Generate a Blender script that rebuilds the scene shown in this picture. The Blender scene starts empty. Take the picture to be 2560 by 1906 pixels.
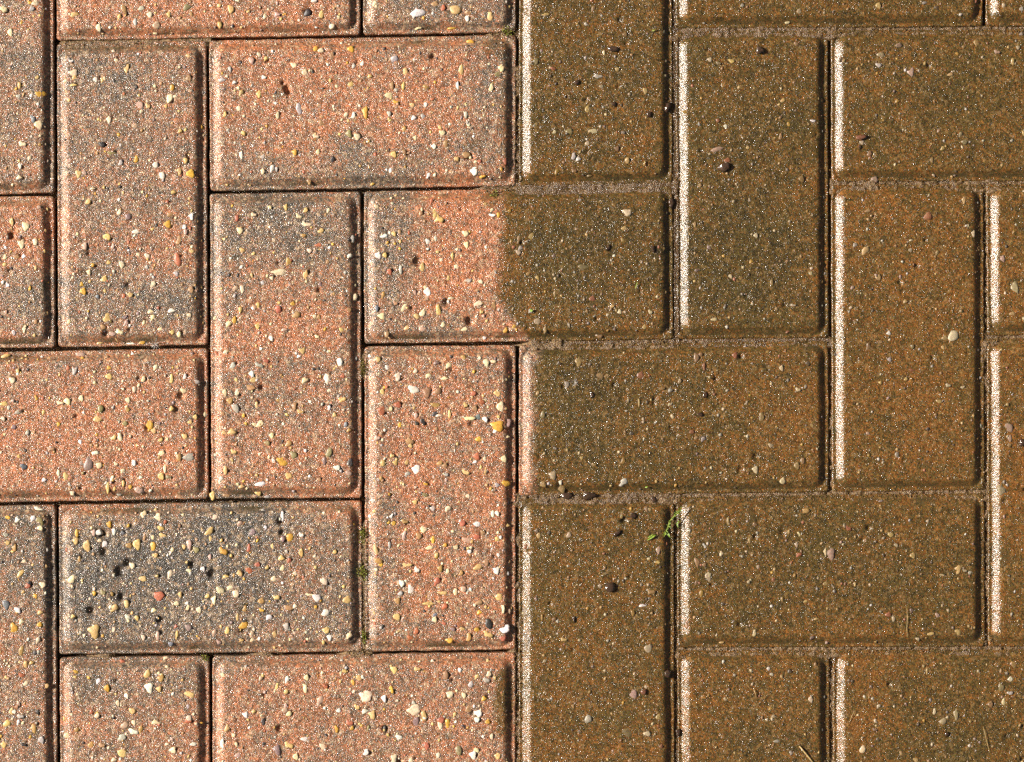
import bpy, math, random
import numpy as np
from mathutils import Vector

random.seed(11)
rng = np.random.default_rng(11)
scene = bpy.context.scene
COL = scene.collection

# ------------------------------------------------------------------ camera, sky, sun, exposure
S = 0.0002587                    # metres per photograph pixel on the paver tops
CAM_H = 1.564
cam_d = bpy.data.cameras.new('camera')
cam_d.lens = 85.0
cam_d.sensor_width = 36.0
cam_d.clip_start = 0.01
cam_d.clip_end = 60.0
cam = bpy.data.objects.new('camera', cam_d)
COL.objects.link(cam)
cam.location = (0, 0, CAM_H)
cam.rotation_euler = (0, 0, 0)
scene.camera = cam

SUN_EL, SUN_AZ = 33.0, 10.0      # height above the ground; degrees from image-left towards image-top
sv = Vector((-math.cos(math.radians(SUN_EL)) * math.cos(math.radians(SUN_AZ)),
             math.cos(math.radians(SUN_EL)) * math.sin(math.radians(SUN_AZ)),
             math.sin(math.radians(SUN_EL))))
world = bpy.data.worlds.new('World')
scene.world = world
world.use_nodes = True
wn, wl = world.node_tree.nodes, world.node_tree.links
wn.clear()
sky = wn.new('ShaderNodeTexSky')
sky.sky_type = 'NISHITA'
sky.sun_disc = False
sky.sun_elevation = math.radians(SUN_EL)
sky.sun_rotation = math.atan2(sv.x, sv.y)
bg = wn.new('ShaderNodeBackground')
bg.inputs['Strength'].default_value = 0.05
sky.ozone_density = 0.0
sky.dust_density = 4.0
sky.air_density = 0.8
wo = wn.new('ShaderNodeOutputWorld')
warm = wn.new('ShaderNodeMix')                 # the photograph's warm white balance, as on the sun's colour
warm.data_type = 'RGBA'
warm.blend_type = 'MULTIPLY'
warm.inputs[0].default_value = 1.0
warm.inputs[7].default_value = (1.0, 0.84, 0.66, 1)
wl.new(sky.outputs[0], warm.inputs[6])
wl.new(warm.outputs[2], bg.inputs[0])
wl.new(bg.outputs[0], wo.inputs[0])

sun_d = bpy.data.lights.new('sun', 'SUN')
sun_d.energy = 5.0
sun_d.angle = math.radians(0.53)
sun_d.color = (1.0, 0.94, 0.86)
sun = bpy.data.objects.new('sun', sun_d)
COL.objects.link(sun)
sun.location = sv * 5
sun.rotation_euler = sv.to_track_quat('Z', 'Y').to_euler()

scene.view_settings.view_transform = 'Standard'
scene.view_settings.look = 'None'
scene.view_settings.gamma = 1.0
scene.view_settings.exposure = 0.70
scene.view_settings.use_curve_mapping = False
scene.cycles.use_denoising = False
scene.cycles.max_bounces = 4
scene.cycles.diffuse_bounces = 3
scene.cycles.glossy_bounces = 2


# ------------------------------------------------------------------ numpy noise
def _h(ix, iy, seed):
    n = (ix.astype(np.int64) * 374761393 + iy.astype(np.int64) * 668265263 + seed * 2147483647) & 0xFFFFFFFF
    n = ((n ^ (n >> 13)) * 1274126177) & 0xFFFFFFFF
    n = ((n ^ (n >> 16)) * 2246822519) & 0xFFFFFFFF
    return ((n ^ (n >> 15)) & 0xFFFFFF) / float(0xFFFFFF)


def vn(x, y, seed):
    ix, iy = np.floor(x), np.floor(y)
    fx, fy = x - ix, y - iy
    fx = fx * fx * (3 - 2 * fx)
    fy = fy * fy * (3 - 2 * fy)
    ix, iy = ix.astype(np.int64), iy.astype(np.int64)
    a, b = _h(ix, iy, seed), _h(ix + 1, iy, seed)
    c, d = _h(ix, iy + 1, seed), _h(ix + 1, iy + 1, seed)
    return (a * (1 - fx) + b * fx) * (1 - fy) + (c * (1 - fx) + d * fx) * fy


def fbm(x, y, cell, seed, octv=3):
    """-1..1, features of about `cell` in the unit of x and y"""
    t = np.zeros_like(x, dtype=float)
    amp, tot = 1.0, 0.0
    for k in range(octv):
        t += amp * (vn(x / cell * 2 ** k + 17.3 * k, y / cell * 2 ** k - 9.1 * k, seed + k) * 2 - 1)
        tot += amp
        amp *= 0.5
    return t / tot


# ------------------------------------------------------------------ the lattice of joints (photograph pixels)
VX = {-4: -1790, -3: -1404, -2: -1018, -1: -632, 0: -246, 1: 140, 2: 521, 3: 907, 4: 1293.5, 5: 1687,
      6: 2076, 7: 2465, 8: 2853, 9: 3240, 10: 3627, 11: 4014, 12: 4400}
VT = {1: (137.5, 146.5), 2: (519, 527.5), 3: (904, 911), 4: (1294, 1293), 5: (1685, 1690.5), 6: (2073, 2079), 7: (2461, 2468)}


def vline(k, y):
    t = np.clip(y / 1906.0, -0.6, 1.6)
    a, b = VT.get(k, (VX[k] - 4, VX[k] + 4))
    return a + (b - a) * t


HP = {0: [(-300, -276), (140, -283), (904, -293), (1290, -298), (2500, -316)],
      1: [(0, 110), (140, 106), (519, 98), (904, 91), (1290, 84), (1700, 75), (2100, 72), (2500, 70)],
      2: [(0, 492), (140, 486), (519, 481), (904, 475), (1290, 469), (1690, 462), (2100, 458), (2500, 457)],
      3: [(0, 878), (140, 873), (519, 867), (904, 863), (1290, 859), (1690, 852), (2100, 848), (2500, 842)],
      4: [(0, 1261), (140, 1259), (519, 1251), (904, 1249), (1290, 1243), (1690, 1239), (2100, 1234), (2500, 1229)],
      5: [(0, 1644), (140, 1640), (519, 1637), (904, 1633), (1290, 1628), (1690, 1623), (2100, 1622), (2500, 1621)],
      6: [(0, 2032), (519, 2027), (1290, 2016), (2500, 2010)]}


def hline(k, x):
    if k in HP:
        p = HP[k]
        xx = np.clip(x, -1500, 4200)
        r = np.interp(xx, [q[0] for q in p], [q[1] for q in p])
        r = r + np.where(xx < p[0][0], (xx - p[0][0]) * -0.012, 0) + np.where(xx > p[-1][0], (xx - p[-1][0]) * -0.004, 0)
        return r
    if k < 0:
        return hline(0, x) + 385.0 * k
    return hline(6, x) + 388.0 * (k - 6)


K = 1.0020                                        # the lips that were measured lie 3.4 mm below the tops


def W(px, py):
    return (px - 1280.0) * S * K, -(py - 953.0) * S * K


GAP = 7.8

# ------------------------------------------------------------------ where the old dirt film still lies
XB = [(-400, 1292), (471, 1292), (474, 1250), (520, 1256), (600, 1250), (680, 1240), (740, 1246), (790, 1272), (825, 1300), (858, 1338),
      (862, 1372), (880, 1352), (930, 1334), (1010, 1338), (1100, 1332), (1180, 1338), (1225, 1335), (1241, 1320), (1246, 1292), (4000, 1292)]


def dirt_at(px, py):
    xb = np.interp(py, [a for a, b in XB], [b for a, b in XB])
    wob = fbm(px, py, 46, 301, 3) * 12 + fbm(px, py, 9, 305, 2) * 7
    inside = np.where((py > 473) & (py < 1244), wob, wob * 0.0)
    d = np.clip((px - xb - inside) / np.where((py > 473) & (py < 1244), 34.0, 8.0) + 0.5, 0, 1)
    # a few films left on the cleaned side
    for cx, cy, rx, ry, a in ((1258, 1755, 26, 85, .75), (1262, 300, 16, 150, .35), (1238, 120, 40, 28, .5), (1232, 500, 30, 26, .55), (330, 118, 190, 10, .35)):
        q = ((px - cx) / rx) ** 2 + ((py - cy) / ry) ** 2 + fbm(px, py, 22, 311, 2) * 0.5
        d = np.maximum(d, a * np.clip(1.6 - q, 0, 1))
    return d


# grey (1) or terracotta (0): blobs cx, cy, rx, ry, tone, weight
TONES = [(60, 150, 90, 300, .5, 1), (500, 40, 350, 60, .12, 1.4), (1080, 30, 160, 60, .62, 1.4), (320, 170, 180, 90, .62, 1.2), (300, 420, 160, 130, .42, 1),
         (330, 600, 160, 90, .3, 1), (330, 745, 170, 60, .72, 1.3), (700, 220, 200, 90, .16, 1.3), (1000, 230, 180, 90, .12, 1.3), (1235, 250, 50, 150, .55, 1.2),
         (875, 410, 50, 60, .65, 1), (60, 590, 60, 90, .12, 1.3), (70, 730, 50, 60, .6, 1.2), (150, 820, 60, 40, .6, .8),
         (690, 560, 140, 100, .68, 1.4), (700, 720, 140, 70, .32, 1), (720, 830, 130, 60, .14, 1.2), (690, 970, 150, 70, .45, 1), (740, 1150, 130, 100, .2, 1),
         (980, 600, 70, 160, .62, 1.2), (1150, 620, 90, 140, .02, 1.6), (1120, 820, 60, 30, .75, 1), (970, 780, 60, 60, .4, 1),
         (200, 1100, 260, 130, .08, 1.6), (430, 1000, 80, 90, .25, 1), (60, 1400, 60, 120, .72, 1.3), (60, 1700, 60, 160, .42, 1.1),
         (430, 1440, 240, 130, .92, 2.2), (300, 1400, 60, 60, .55, 1), (250, 1560, 80, 60, .7, 1), (600, 1330, 100, 60, .95, 1.4), (800, 1470, 90, 120, .5, 1.3), (230, 1350, 70, 40, .6, 1),
         (330, 1700, 170, 50, .6, 1.2), (330, 1830, 160, 80, .38, 1.2), (1080, 950, 150, 70, .32, 1), (1100, 1150, 130, 120, .16, 1.4), (1130, 1400, 110, 140, .2, 1.4), (965, 1350, 30, 250, .5, 1.2),
         (700, 1750, 150, 90, .22, 1.2), (950, 1750, 160, 100, .36, 1), (1180, 1780, 90, 90, .2, 1), (560, 1850, 60, 70, .3, 1),
         (1480, 200, 150, 180, .55, 1), (1850, 300, 130, 150, .65, 1), (1850, 650, 130, 120, .9, 1.2), (1500, 620, 160, 110, .75, 1.2), (1600, 1080, 150, 130, .6, 1),
         (1450, 1000, 90, 90, .85, 1), (1750, 1080, 100, 90, .3, 1), (2250, 620, 140, 150, .18, 1.3), (2250, 1000, 140, 180, .22, 1.2), (2540, 1000, 50, 300, .15, 1.2),
         (2350, 250, 220, 130, .55, 1), (1960, 1020, 90, 120, .25, 1.2), (1500, 1400, 120, 100, .5, 1), (1500, 1780, 120, 120, .35, 1), (2000, 1400, 300, 100, .6, 1.2), (2350, 1800, 120, 90, .65, 1.2),
         (1900, 1720, 100, 60, .2, 1.2), (1890, 1840, 110, 70, .5, 1), (2150, 1760, 60, 120, .15, 1.3), (2400, 30, 150, 50, .35, 1), (1850, 30, 150, 50, .4, 1)]


def tone_at(px, py):
    num = np.full(px.shape, 0.38 * 0.25)
    den = np.full(px.shape, 0.25)
    for cx, cy, rx, ry, t, w in TONES:
        g = w * np.exp(-(((px - cx) / rx) ** 2 + ((py - cy) / ry) ** 2))
        num += g * t
        den += g
    return np.clip(num / den + fbm(px, py, 75, 401, 3) * 0.22, 0, 1)


# dark holes where a stone dropped out: px, py, radius px, depth mm
PITS = [(258, 1334, 9, 2.6), (262, 1380, 9, 2.4), (303, 1428, 12, 2.8), (322, 1408, 9, 2.4), (482, 1411, 7, 2.4), (532, 1434, 9, 2.6), (702, 1303, 7, 2.6), (706, 1330, 6, 2),
        (717, 221, 7, 3), (722, 232, 6, 3), (1173, 392, 8, 2.6), (1083, 143, 7, 2), (1045, 654, 10, 2.2), (1117, 756, 8, 2.2), (1175, 803, 9, 2.6), (30, 591, 7, 2.8),
        (267, 834, 7, 2.2), (454, 990, 8, 2.4), (441, 1024, 7, 2.4), (374, 1070, 7, 2), (305, 1492, 8, 2.6), (230, 1526, 8, 3), (402, 1548, 7, 2.6), (607, 1575, 7, 2.2),
        (770, 32, 8, 2), (963, 1820, 6, 3), (655, 969, 6, 2), (322, 713, 6, 1.8), (1180, 1060, 7, 1.4), (708, 209, 5, 2), (460, 1650, 5, 1.6), (1000, 1905, 7, 2), (700, 1820, 7, 2),
        (2290, 665, 6, 1.4), (2248, 706, 5, 1.4), (2180, 540, 5, 1.2), (1955, 1330, 7, 1.2), (2170, 1320, 6, 1.4), (2155, 1350, 6, 1.2), (1560, 1300, 7, 1.5), (1888, 1140, 6, 1.4),
        (2368, 1835, 5, 1.5), (2395, 1640, 6, 1), (1690, 1260, 6, 1), (2222, 1710, 5, 1.4), (1850, 1175, 7, 1.1), (1400, 1210, 6, 1.2), (2070, 1128, 5, 1), (2460, 1370, 7, 1.2)]
for _ in range(150):
    PITS.append((random.uniform(0, 2560), random.uniform(0, 1906), random.uniform(2.5, 5.5), random.uniform(0.6, 1.6)))


# ------------------------------------------------------------------ pebbles set in the pavers
COLS = {'Y': (.62, .42, .17), 'G': (.60, .34, .06), 'd': (.42, .25, .09), 'C': (.72, .58, .37), 'W': (.80, .74, .64), 'S': (.42, .38, .33), 'D': (.055, .048, .045),
        'R': (.42, .14, .075), 'P': (.50, .33, .25), 'B': (.20, .21, .22), 'O': (.28, .23, .11), 'T': (.38, .22, .11), 'V': (.26, .18, .16)}
# tile origin, tile scale, then x,y,w,h,colour of each pebble
TILES = [
 (0, 0, 3.442, "258,30,40,45,G;310,35,55,45,C;280,80,60,40,S;45,75,60,50,C;97,287,45,60,C;645,140,85,45,Y;1030,165,38,55,Y;855,245,45,60,C;1170,190,40,50,S;1295,128,45,40,C;1350,222,60,65,P;1612,65,85,75,O;1455,130,35,45,Y;1985,90,50,60,Y;1888,50,45,35,Y;1892,225,35,50,Y;1075,85,50,85,d;1222,78,65,35,S;2050,10,40,25,C;612,527,45,45,W;635,630,75,50,C;645,680,60,50,Y;635,735,70,30,Y;830,688,50,40,W;885,708,35,50,Y;1095,595,45,65,Y;1005,527,35,40,C;1485,752,50,55,G;1628,487,45,40,Y;1632,680,45,40,T;1455,850,55,75,C;1205,910,75,45,P;1275,920,40,60,Y;1220,970,40,30,C;1430,917,35,30,Y;345,815,85,60,G;175,735,35,45,Y;290,1030,60,65,B;340,1080,65,65,C;195,1245,60,55,C;945,1028,40,50,C;1168,1090,45,40,P;880,1252,50,40,D;962,1328,70,40,O;1178,1375,48,55,G;1045,1405,42,42,S;1345,1418,60,40,W;1395,1508,60,60,W;1645,1500,70,60,G;1600,1380,45,50,Y;1550,1470,40,60,Y;688,1485,50,65,Y;800,1625,50,25,C;1550,1130,35,50,Y;260,1375,45,45,C;170,1530,55,45,C;180,1425,30,45,W;740,855,40,30,P;1915,690,65,50,S;2020,712,40,35,W;2078,812,45,45,Y;2060,935,50,35,C;1940,990,35,40,Y;2100,1150,45,40,Y;2080,1340,30,60,W;1985,600,30,50,S;2170,525,60,60,P"),
 (640, 0, 3.442, "1390,105,115,85,W;1710,80,110,75,Y;2012,137,65,60,Y;1820,160,40,40,W;1830,112,60,45,T;1540,40,55,45,T;1612,75,45,45,R;1025,42,45,45,C;1395,240,50,40,C;1680,240,80,30,G;80,145,40,60,C;185,130,45,45,P;565,130,35,70,Y;440,115,60,60,D;650,218,45,65,C;710,155,30,35,C;500,10,50,30,W;375,180,30,25,C;508,425,50,45,G;560,440,45,40,C;820,430,60,45,G;1835,370,75,38,G;28,478,35,45,C;88,515,40,35,Y;325,570,50,38,C;422,628,45,60,C;477,615,30,30,C;68,672,35,40,W;655,480,35,60,T;843,570,35,60,S;915,552,28,40,W;1185,528,75,65,S;980,660,45,40,Y;1285,625,55,58,Y;815,725,50,60,Y;1170,735,40,60,T;1268,740,25,75,Y;1760,608,45,95,Y;1465,758,45,50,d;1735,742,25,60,W;1145,820,85,40,C;1200,885,50,40,G;372,930,60,80,S;190,990,40,50,C;772,990,40,40,C;840,998,42,50,W;942,968,45,85,G;1460,900,40,42,W;1357,1015,45,60,W;1437,1010,38,48,S;1805,985,38,60,S;565,1065,60,55,T;2025,760,45,60,C;2085,645,60,55,O;2115,585,50,50,C;1275,1130,45,60,d;1145,988,30,42,S;510,1180,60,45,C;800,1155,50,60,O;870,1185,50,50,C;1370,1190,35,35,C;1635,1235,55,48,T;1278,1312,45,50,T;1190,1335,50,45,Y;335,1312,45,42,G;535,1312,32,45,C;662,1375,42,42,D;140,1465,48,62,W;60,1475,42,45,C;180,1455,25,45,S;1160,1468,35,40,W;1485,1520,42,42,W;1715,1365,50,80,Y;1800,1340,65,45,T;1880,1470,58,55,W;1950,1518,42,42,G;2112,1460,28,38,G;462,1555,35,50,T;1535,1260,40,35,W;1600,1150,50,35,C;1670,1075,30,25,W;30,810,40,50,Y;1825,1075,32,35,W;2140,1390,35,50,R"),
 (0, 480, 3.442, "222,305,60,65,C;308,425,48,58,C;195,440,50,65,C;212,555,38,45,W;150,560,45,40,T;110,260,35,55,Y;52,563,40,40,C;45,635,45,35,Y;315,1115,42,32,T;72,805,30,50,W;125,1218,32,38,S;55,1035,32,38,P;215,1180,28,45,C;313,650,30,40,Y;262,830,22,45,G;762,85,45,50,Y;1030,175,38,50,C;1105,210,60,50,V;1440,277,72,58,G;1470,205,75,40,T;1650,212,40,50,W;1172,345,58,38,W;925,390,70,45,Y;1543,418,55,70,T;1530,570,65,90,R;1268,555,45,50,C;1050,633,45,52,C;1525,705,50,45,S;1310,782,75,52,C;905,750,45,60,Y;770,690,38,42,C;803,628,35,30,G;725,858,52,52,G;1068,892,42,38,R;1128,880,48,35,Y;845,900,40,30,B;908,850,35,40,Y;1478,1020,72,45,W;1300,1028,60,45,C;932,1090,65,85,Y;1318,1092,50,50,C;1240,1125,25,40,C;890,1165,45,42,T;1030,1205,58,52,C;970,1225,55,30,P;1090,1130,50,42,P;1385,1182,42,30,C;1488,1205,38,30,Y;1545,1222,45,38,C;1220,1290,65,55,G;855,1298,60,30,Y;1130,1308,75,18,W;735,465,45,52,P;975,470,30,48,P;985,685,30,30,W;1600,340,40,50,P;600,1120,38,32,C;1650,515,40,28,Y;1650,845,50,45,T;1490,15,60,35,Y;2040,222,45,55,R;2185,200,45,40,C;2065,340,50,50,C;2085,505,45,45,Y;2165,720,40,70,Y;2030,840,58,45,P;2085,845,35,60,C;2070,1008,40,52,Y;2020,1105,35,65,G;1965,1148,60,50,C;1942,1375,38,42,C;2008,1495,55,48,S;2170,1560,50,65,W;2180,1620,60,45,Y;42,1425,90,38,Y;162,1540,32,65,Y;945,1590,60,45,Y;1343,1520,50,48,C;1240,1612,42,48,C;1595,1590,38,42,W;1480,1610,40,70,Y;685,1408,70,42,P;655,1520,42,75,S;1110,1410,30,38,Y;110,1625,50,45,C;1695,1635,45,38,S"),
 (640, 480, 3.442, "365,210,55,60,C;430,285,75,45,C;558,335,52,40,Y;125,135,38,30,C;258,130,35,50,Y;430,160,48,38,Y;625,170,35,40,C;410,375,55,30,d;825,402,50,50,S;805,560,48,38,W;635,480,30,30,W;540,460,60,32,R;460,510,40,32,C;280,608,50,80,d;192,690,125,45,C;432,725,45,78,Y;138,740,36,35,C;845,905,45,55,C;318,965,38,38,G;345,1055,65,60,T;190,1005,60,60,R;735,1190,38,42,Y;135,1260,42,48,W;525,1248,35,40,C;400,1360,60,55,Y;370,1412,38,38,W;718,1455,58,68,W;80,1450,55,60,R;615,1605,58,95,W;420,1620,65,60,C;20,970,45,40,Y;20,1150,40,45,Y;245,1185,65,35,P;20,1490,70,45,S;1535,185,60,70,Y;1570,235,70,75,Y;1418,185,40,62,T;1510,92,35,50,R;1035,130,40,38,C;1010,98,28,38,S;1192,362,42,45,Y;1238,345,35,42,T;1098,380,60,32,W;1135,438,32,25,G;1055,550,52,52,W;1112,548,38,38,Y;1475,430,40,48,W;1548,395,25,45,S;1482,495,32,20,W;1810,455,45,45,C;1800,365,50,42,C;2085,195,35,45,G;2030,165,38,32,C;2030,205,55,20,W;1248,665,35,62,S;1152,690,42,45,R;1432,650,40,75,Y;1655,745,35,38,Y;1690,555,25,65,Y;1830,762,60,28,S;1980,478,28,32,W;1480,855,55,58,W;1198,960,40,55,T;1275,1010,110,38,C,35;1095,900,38,60,d;1040,998,35,55,B;1675,915,60,30,C;1080,1068,60,52,C;1570,1040,52,110,Y;1910,965,85,35,C,30;2040,980,60,55,T;1795,1180,70,35,C;1435,1175,60,60,P;1125,1215,50,60,T;1300,1165,50,70,Y;1940,1035,28,42,Y;2145,1190,35,45,G;1385,1070,55,50,Y;1430,1040,50,60,C;1965,1252,38,28,W;1610,1145,45,40,C;2195,425,30,45,G;1360,865,60,50,P;1985,1470,60,65,C;2045,1458,60,20,C;1655,1505,55,50,C;1225,1582,48,62,C;1480,1590,58,38,C;1620,1602,68,42,C;1550,1470,60,40,V;1790,1425,50,45,d;1372,1540,35,40,C;1878,1548,30,30,G;1050,1445,40,42,Y"),
 (0, 960, 3.442, "42,172,65,40,Y;520,165,60,40,C;590,150,60,62,C;380,255,35,45,Y;38,298,40,42,C;160,240,80,30,S,35;705,125,45,45,C;1108,140,40,42,C;870,205,60,65,O;845,300,70,60,Y;1100,225,38,38,d;1080,340,45,45,O;1290,330,70,85,G;1325,400,55,40,Y;1480,210,42,60,Y;1160,40,40,55,C;440,560,60,48,T;985,455,42,50,Y;1035,450,50,60,C;1128,450,30,30,C;698,498,32,42,W;240,415,35,50,S;825,592,52,32,W;760,680,78,120,V;205,712,55,50,B;855,695,62,50,C;1000,688,35,45,C;1060,755,50,38,C;1160,675,45,40,W;510,760,35,45,C;570,800,45,75,Y;385,822,45,45,W;720,765,30,25,O;1215,802,40,40,W;965,828,28,38,W;1065,848,32,55,Y;935,885,30,75,Y;1125,880,40,35,G;990,900,28,40,Y;1200,905,68,75,P;1298,910,22,48,W;625,930,42,42,C;1390,795,60,50,Y;1455,800,45,42,O;1540,622,60,65,d;1630,625,90,50,S;1445,660,40,45,P;1425,720,25,60,C;1395,595,70,35,C;1385,480,40,35,Y;1580,60,50,42,C;1755,262,38,38,C;1685,285,38,35,Y;1640,330,38,35,Y;1590,455,45,40,Y;1020,950,45,30,S;325,1080,75,45,W;155,1165,50,60,W;288,1168,55,55,W;350,1178,75,85,O;80,1148,50,35,G;355,1240,50,35,C;215,1525,65,25,C;180,1625,85,50,Y,35;130,1405,45,50,d;75,1360,45,32,Y;55,1300,45,30,S;668,1275,38,55,G;660,1345,45,45,Y;755,1395,62,88,Y;945,1205,45,48,G;850,1278,50,48,W;900,1370,48,60,W;985,1262,42,60,W;810,1275,40,50,P;1060,1282,30,35,B;1245,1125,55,55,C;1360,1143,62,55,C;1385,1242,55,45,Y;1400,1305,62,45,Y;1248,1315,30,60,T;1118,1390,58,42,d;1185,1380,65,75,Y;1320,1385,60,75,G;1425,1195,35,38,R;1805,1275,80,42,Y,45;1845,1145,60,42,C;1815,1335,30,65,Y;1637,1378,50,85,P;1585,1402,32,38,Y;1488,1437,42,50,C;1915,1438,72,75,G;1345,1470,45,28,Y;1690,1430,50,45,O;1810,1485,32,38,P;1995,1112,25,28,Y;2175,1275,65,50,V;2145,1412,38,60,R;1993,1475,30,32,Y;1910,1345,30,28,Y;1635,1605,55,35,C;1752,1590,40,35,W;2072,1630,55,45,Y;2155,1605,70,55,R;690,1500,32,40,d;1140,1565,45,45,C;2065,1210,55,50,P;1940,75,40,50,C;2145,35,80,40,T;2045,75,45,50,C;1985,140,52,42,d;2195,345,35,45,C;1998,408,75,72,Y;2010,585,50,52,Y;2030,220,50,75,S;1945,735,42,60,Y;2000,655,42,38,Y;1905,825,50,45,W;2080,880,60,45,Y;2100,270,35,25,G;1945,965,60,30,T;1830,955,42,60,Y"),
 (640, 960, 3.442, "1345,50,90,55,W;1090,68,38,42,Y;1470,70,70,70,T;1560,60,60,60,T;1870,78,60,42,R;2080,72,55,50,Y;1225,182,65,42,R;1090,225,60,65,R;1540,185,80,32,d;1803,185,35,50,Y;1940,155,50,50,R;2105,200,62,75,C;1885,215,50,45,T;1160,215,42,32,C;1540,260,60,40,D;1570,270,60,30,C;1665,265,32,70,Y;1820,298,95,50,C;1910,285,45,55,B;1975,305,50,50,W;1375,265,45,45,P;2075,355,105,75,G;2165,330,60,55,P;1440,318,45,62,D;1380,340,30,50,D;1240,348,42,35,G;1045,465,42,52,P;1320,490,85,45,T;1915,475,50,45,G;1173,617,32,38,Y;1095,675,52,42,Y;1198,675,48,35,Y;1298,675,32,42,Y;1382,728,65,62,W;1303,782,60,40,S;1580,678,50,40,d;1628,702,38,42,T;1895,620,62,55,R;1880,670,38,25,W;1795,760,65,55,Y;1635,778,50,22,S;1935,712,25,50,Y;1975,745,25,50,Y;2135,645,50,50,C;2145,858,65,55,G;2072,872,35,32,S;1075,822,35,35,d;1458,862,38,25,G;1452,955,52,38,O;1148,948,32,25,G;1005,1005,35,40,W;1062,1022,50,45,T;1368,1015,45,32,Y;1525,1065,42,35,S;1650,1080,60,45,C;2038,1110,35,50,W;2078,1112,42,45,W;1780,1185,55,50,R;1905,1200,75,35,W;1278,1185,60,45,d;1187,1195,40,30,G;2162,1215,42,38,Y;1435,1248,60,58,C;1400,1310,48,48,T;1280,1295,40,70,P;1525,1335,35,50,G;1950,1280,38,38,T;1895,1310,70,45,R;1820,1350,95,60,P,-25;1715,1400,60,35,C;1835,1437,45,32,W;1490,1405,65,35,C;1032,1415,42,75,Y;1150,1375,28,60,S;1553,1480,42,42,Y;1985,1525,50,52,T;1905,1572,75,50,Y;2068,1598,55,52,W;1290,1558,80,40,Y;1385,1600,40,60,W;1585,1582,48,48,d;1650,1610,38,40,C;1765,1625,45,40,d;1050,1530,60,50,d;1040,1598,32,32,C;36,345,80,45,C;632,200,30,42,W;330,185,50,60,T;382,240,55,40,Y;105,508,55,42,O;280,512,55,50,d;632,590,60,70,O;240,658,95,60,G;320,615,55,50,O;592,655,40,55,V;152,660,28,42,W;430,575,28,32,W;700,718,60,35,W;275,792,60,48,Y;36,858,80,48,W;795,770,50,48,P;815,675,42,55,D;548,822,38,30,T;20,935,55,50,Y;720,355,32,32,W;775,350,38,38,B;800,395,42,45,d;140,440,38,35,C;95,972,45,25,S;325,920,28,32,S;575,175,28,28,S;755,130,40,30,Y;10,175,30,45,Y;232,1130,35,65,W;290,1310,75,65,G;390,1300,42,50,W;235,1325,40,50,V;222,1493,60,60,Y;392,1450,42,65,Y;268,1440,30,35,S;287,1528,42,42,R;145,1395,25,42,Y;20,1555,50,38,R;97,1575,32,35,Y;228,1580,40,50,C;517,1575,32,32,Y;680,1445,45,30,Y;338,1630,35,40,C;60,1085,40,25,S"),
 (0, 1426, 1.983, "143,75,32,25,R;212,72,30,25,C;32,172,30,40,B;90,195,42,32,W;110,252,30,35,C;70,285,38,50,G;203,205,30,28,Y;200,268,22,25,G;192,350,25,32,C;112,392,32,42,d;132,460,28,28,Y;160,455,25,22,Y;130,558,28,25,C;97,658,22,22,P;105,722,32,25,S;62,697,22,40,Y;35,755,38,32,Y;95,755,18,28,W;172,780,35,48,d;25,857,28,28,Y;210,838,30,30,S;232,568,32,22,Y;190,698,20,22,D;120,862,25,20,D;110,518,30,22,R;357,40,32,40,C;512,110,25,35,O;570,192,38,38,Y;628,160,30,38,Y;468,298,55,60,Y;470,110,22,22,G;635,232,25,28,W;843,28,32,48,C;765,195,32,28,C;683,235,25,28,Y;566,288,25,20,C;660,210,18,18,Y;785,318,25,35,P;712,333,20,25,C;848,360,32,22,B;878,163,25,25,C;935,178,20,35,C;990,195,25,28,C;1062,142,25,40,C;1090,100,38,30,C;1140,90,42,22,C;1170,110,40,35,C;1030,125,22,22,Y;1215,187,22,32,d;1130,297,28,32,Y;1205,270,45,35,G;1250,322,30,32,P;1065,315,28,35,P;1085,355,22,22,P;880,325,18,42,Y;875,275,18,25,R;935,285,30,28,V;1198,345,22,20,Y;1120,28,35,22,Y;710,40,35,28,Y;785,130,50,40,R;895,118,20,25,Y;1180,225,18,30,Y;558,115,22,22,d;365,225,25,25,Y;730,510,32,40,Y;742,580,38,42,W;802,530,30,25,d;535,583,28,30,G;490,553,28,28,W;632,620,22,28,W;588,657,20,28,C;945,612,55,28,Y;483,717,25,25,C;657,697,30,25,Y;775,750,48,28,C,-20;940,727,35,22,C;660,797,45,28,W;618,762,38,38,P;702,792,28,35,d;608,827,45,28,S;382,785,30,22,d;340,818,32,30,C;610,900,55,30,Y;858,888,35,28,C;455,862,30,28,d;508,865,28,28,T;790,585,28,25,Y;820,438,28,15,C;605,455,25,25,R;935,745,45,18,R;960,860,28,18,W;995,755,20,15,G;567,935,30,28,C;455,700,22,20,R;830,858,25,18,C;1218,712,28,25,W;1128,778,28,48,Y;1105,858,20,45,W;1182,915,32,28,P;1260,695,20,28,Y;1175,860,18,25,C"),
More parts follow.
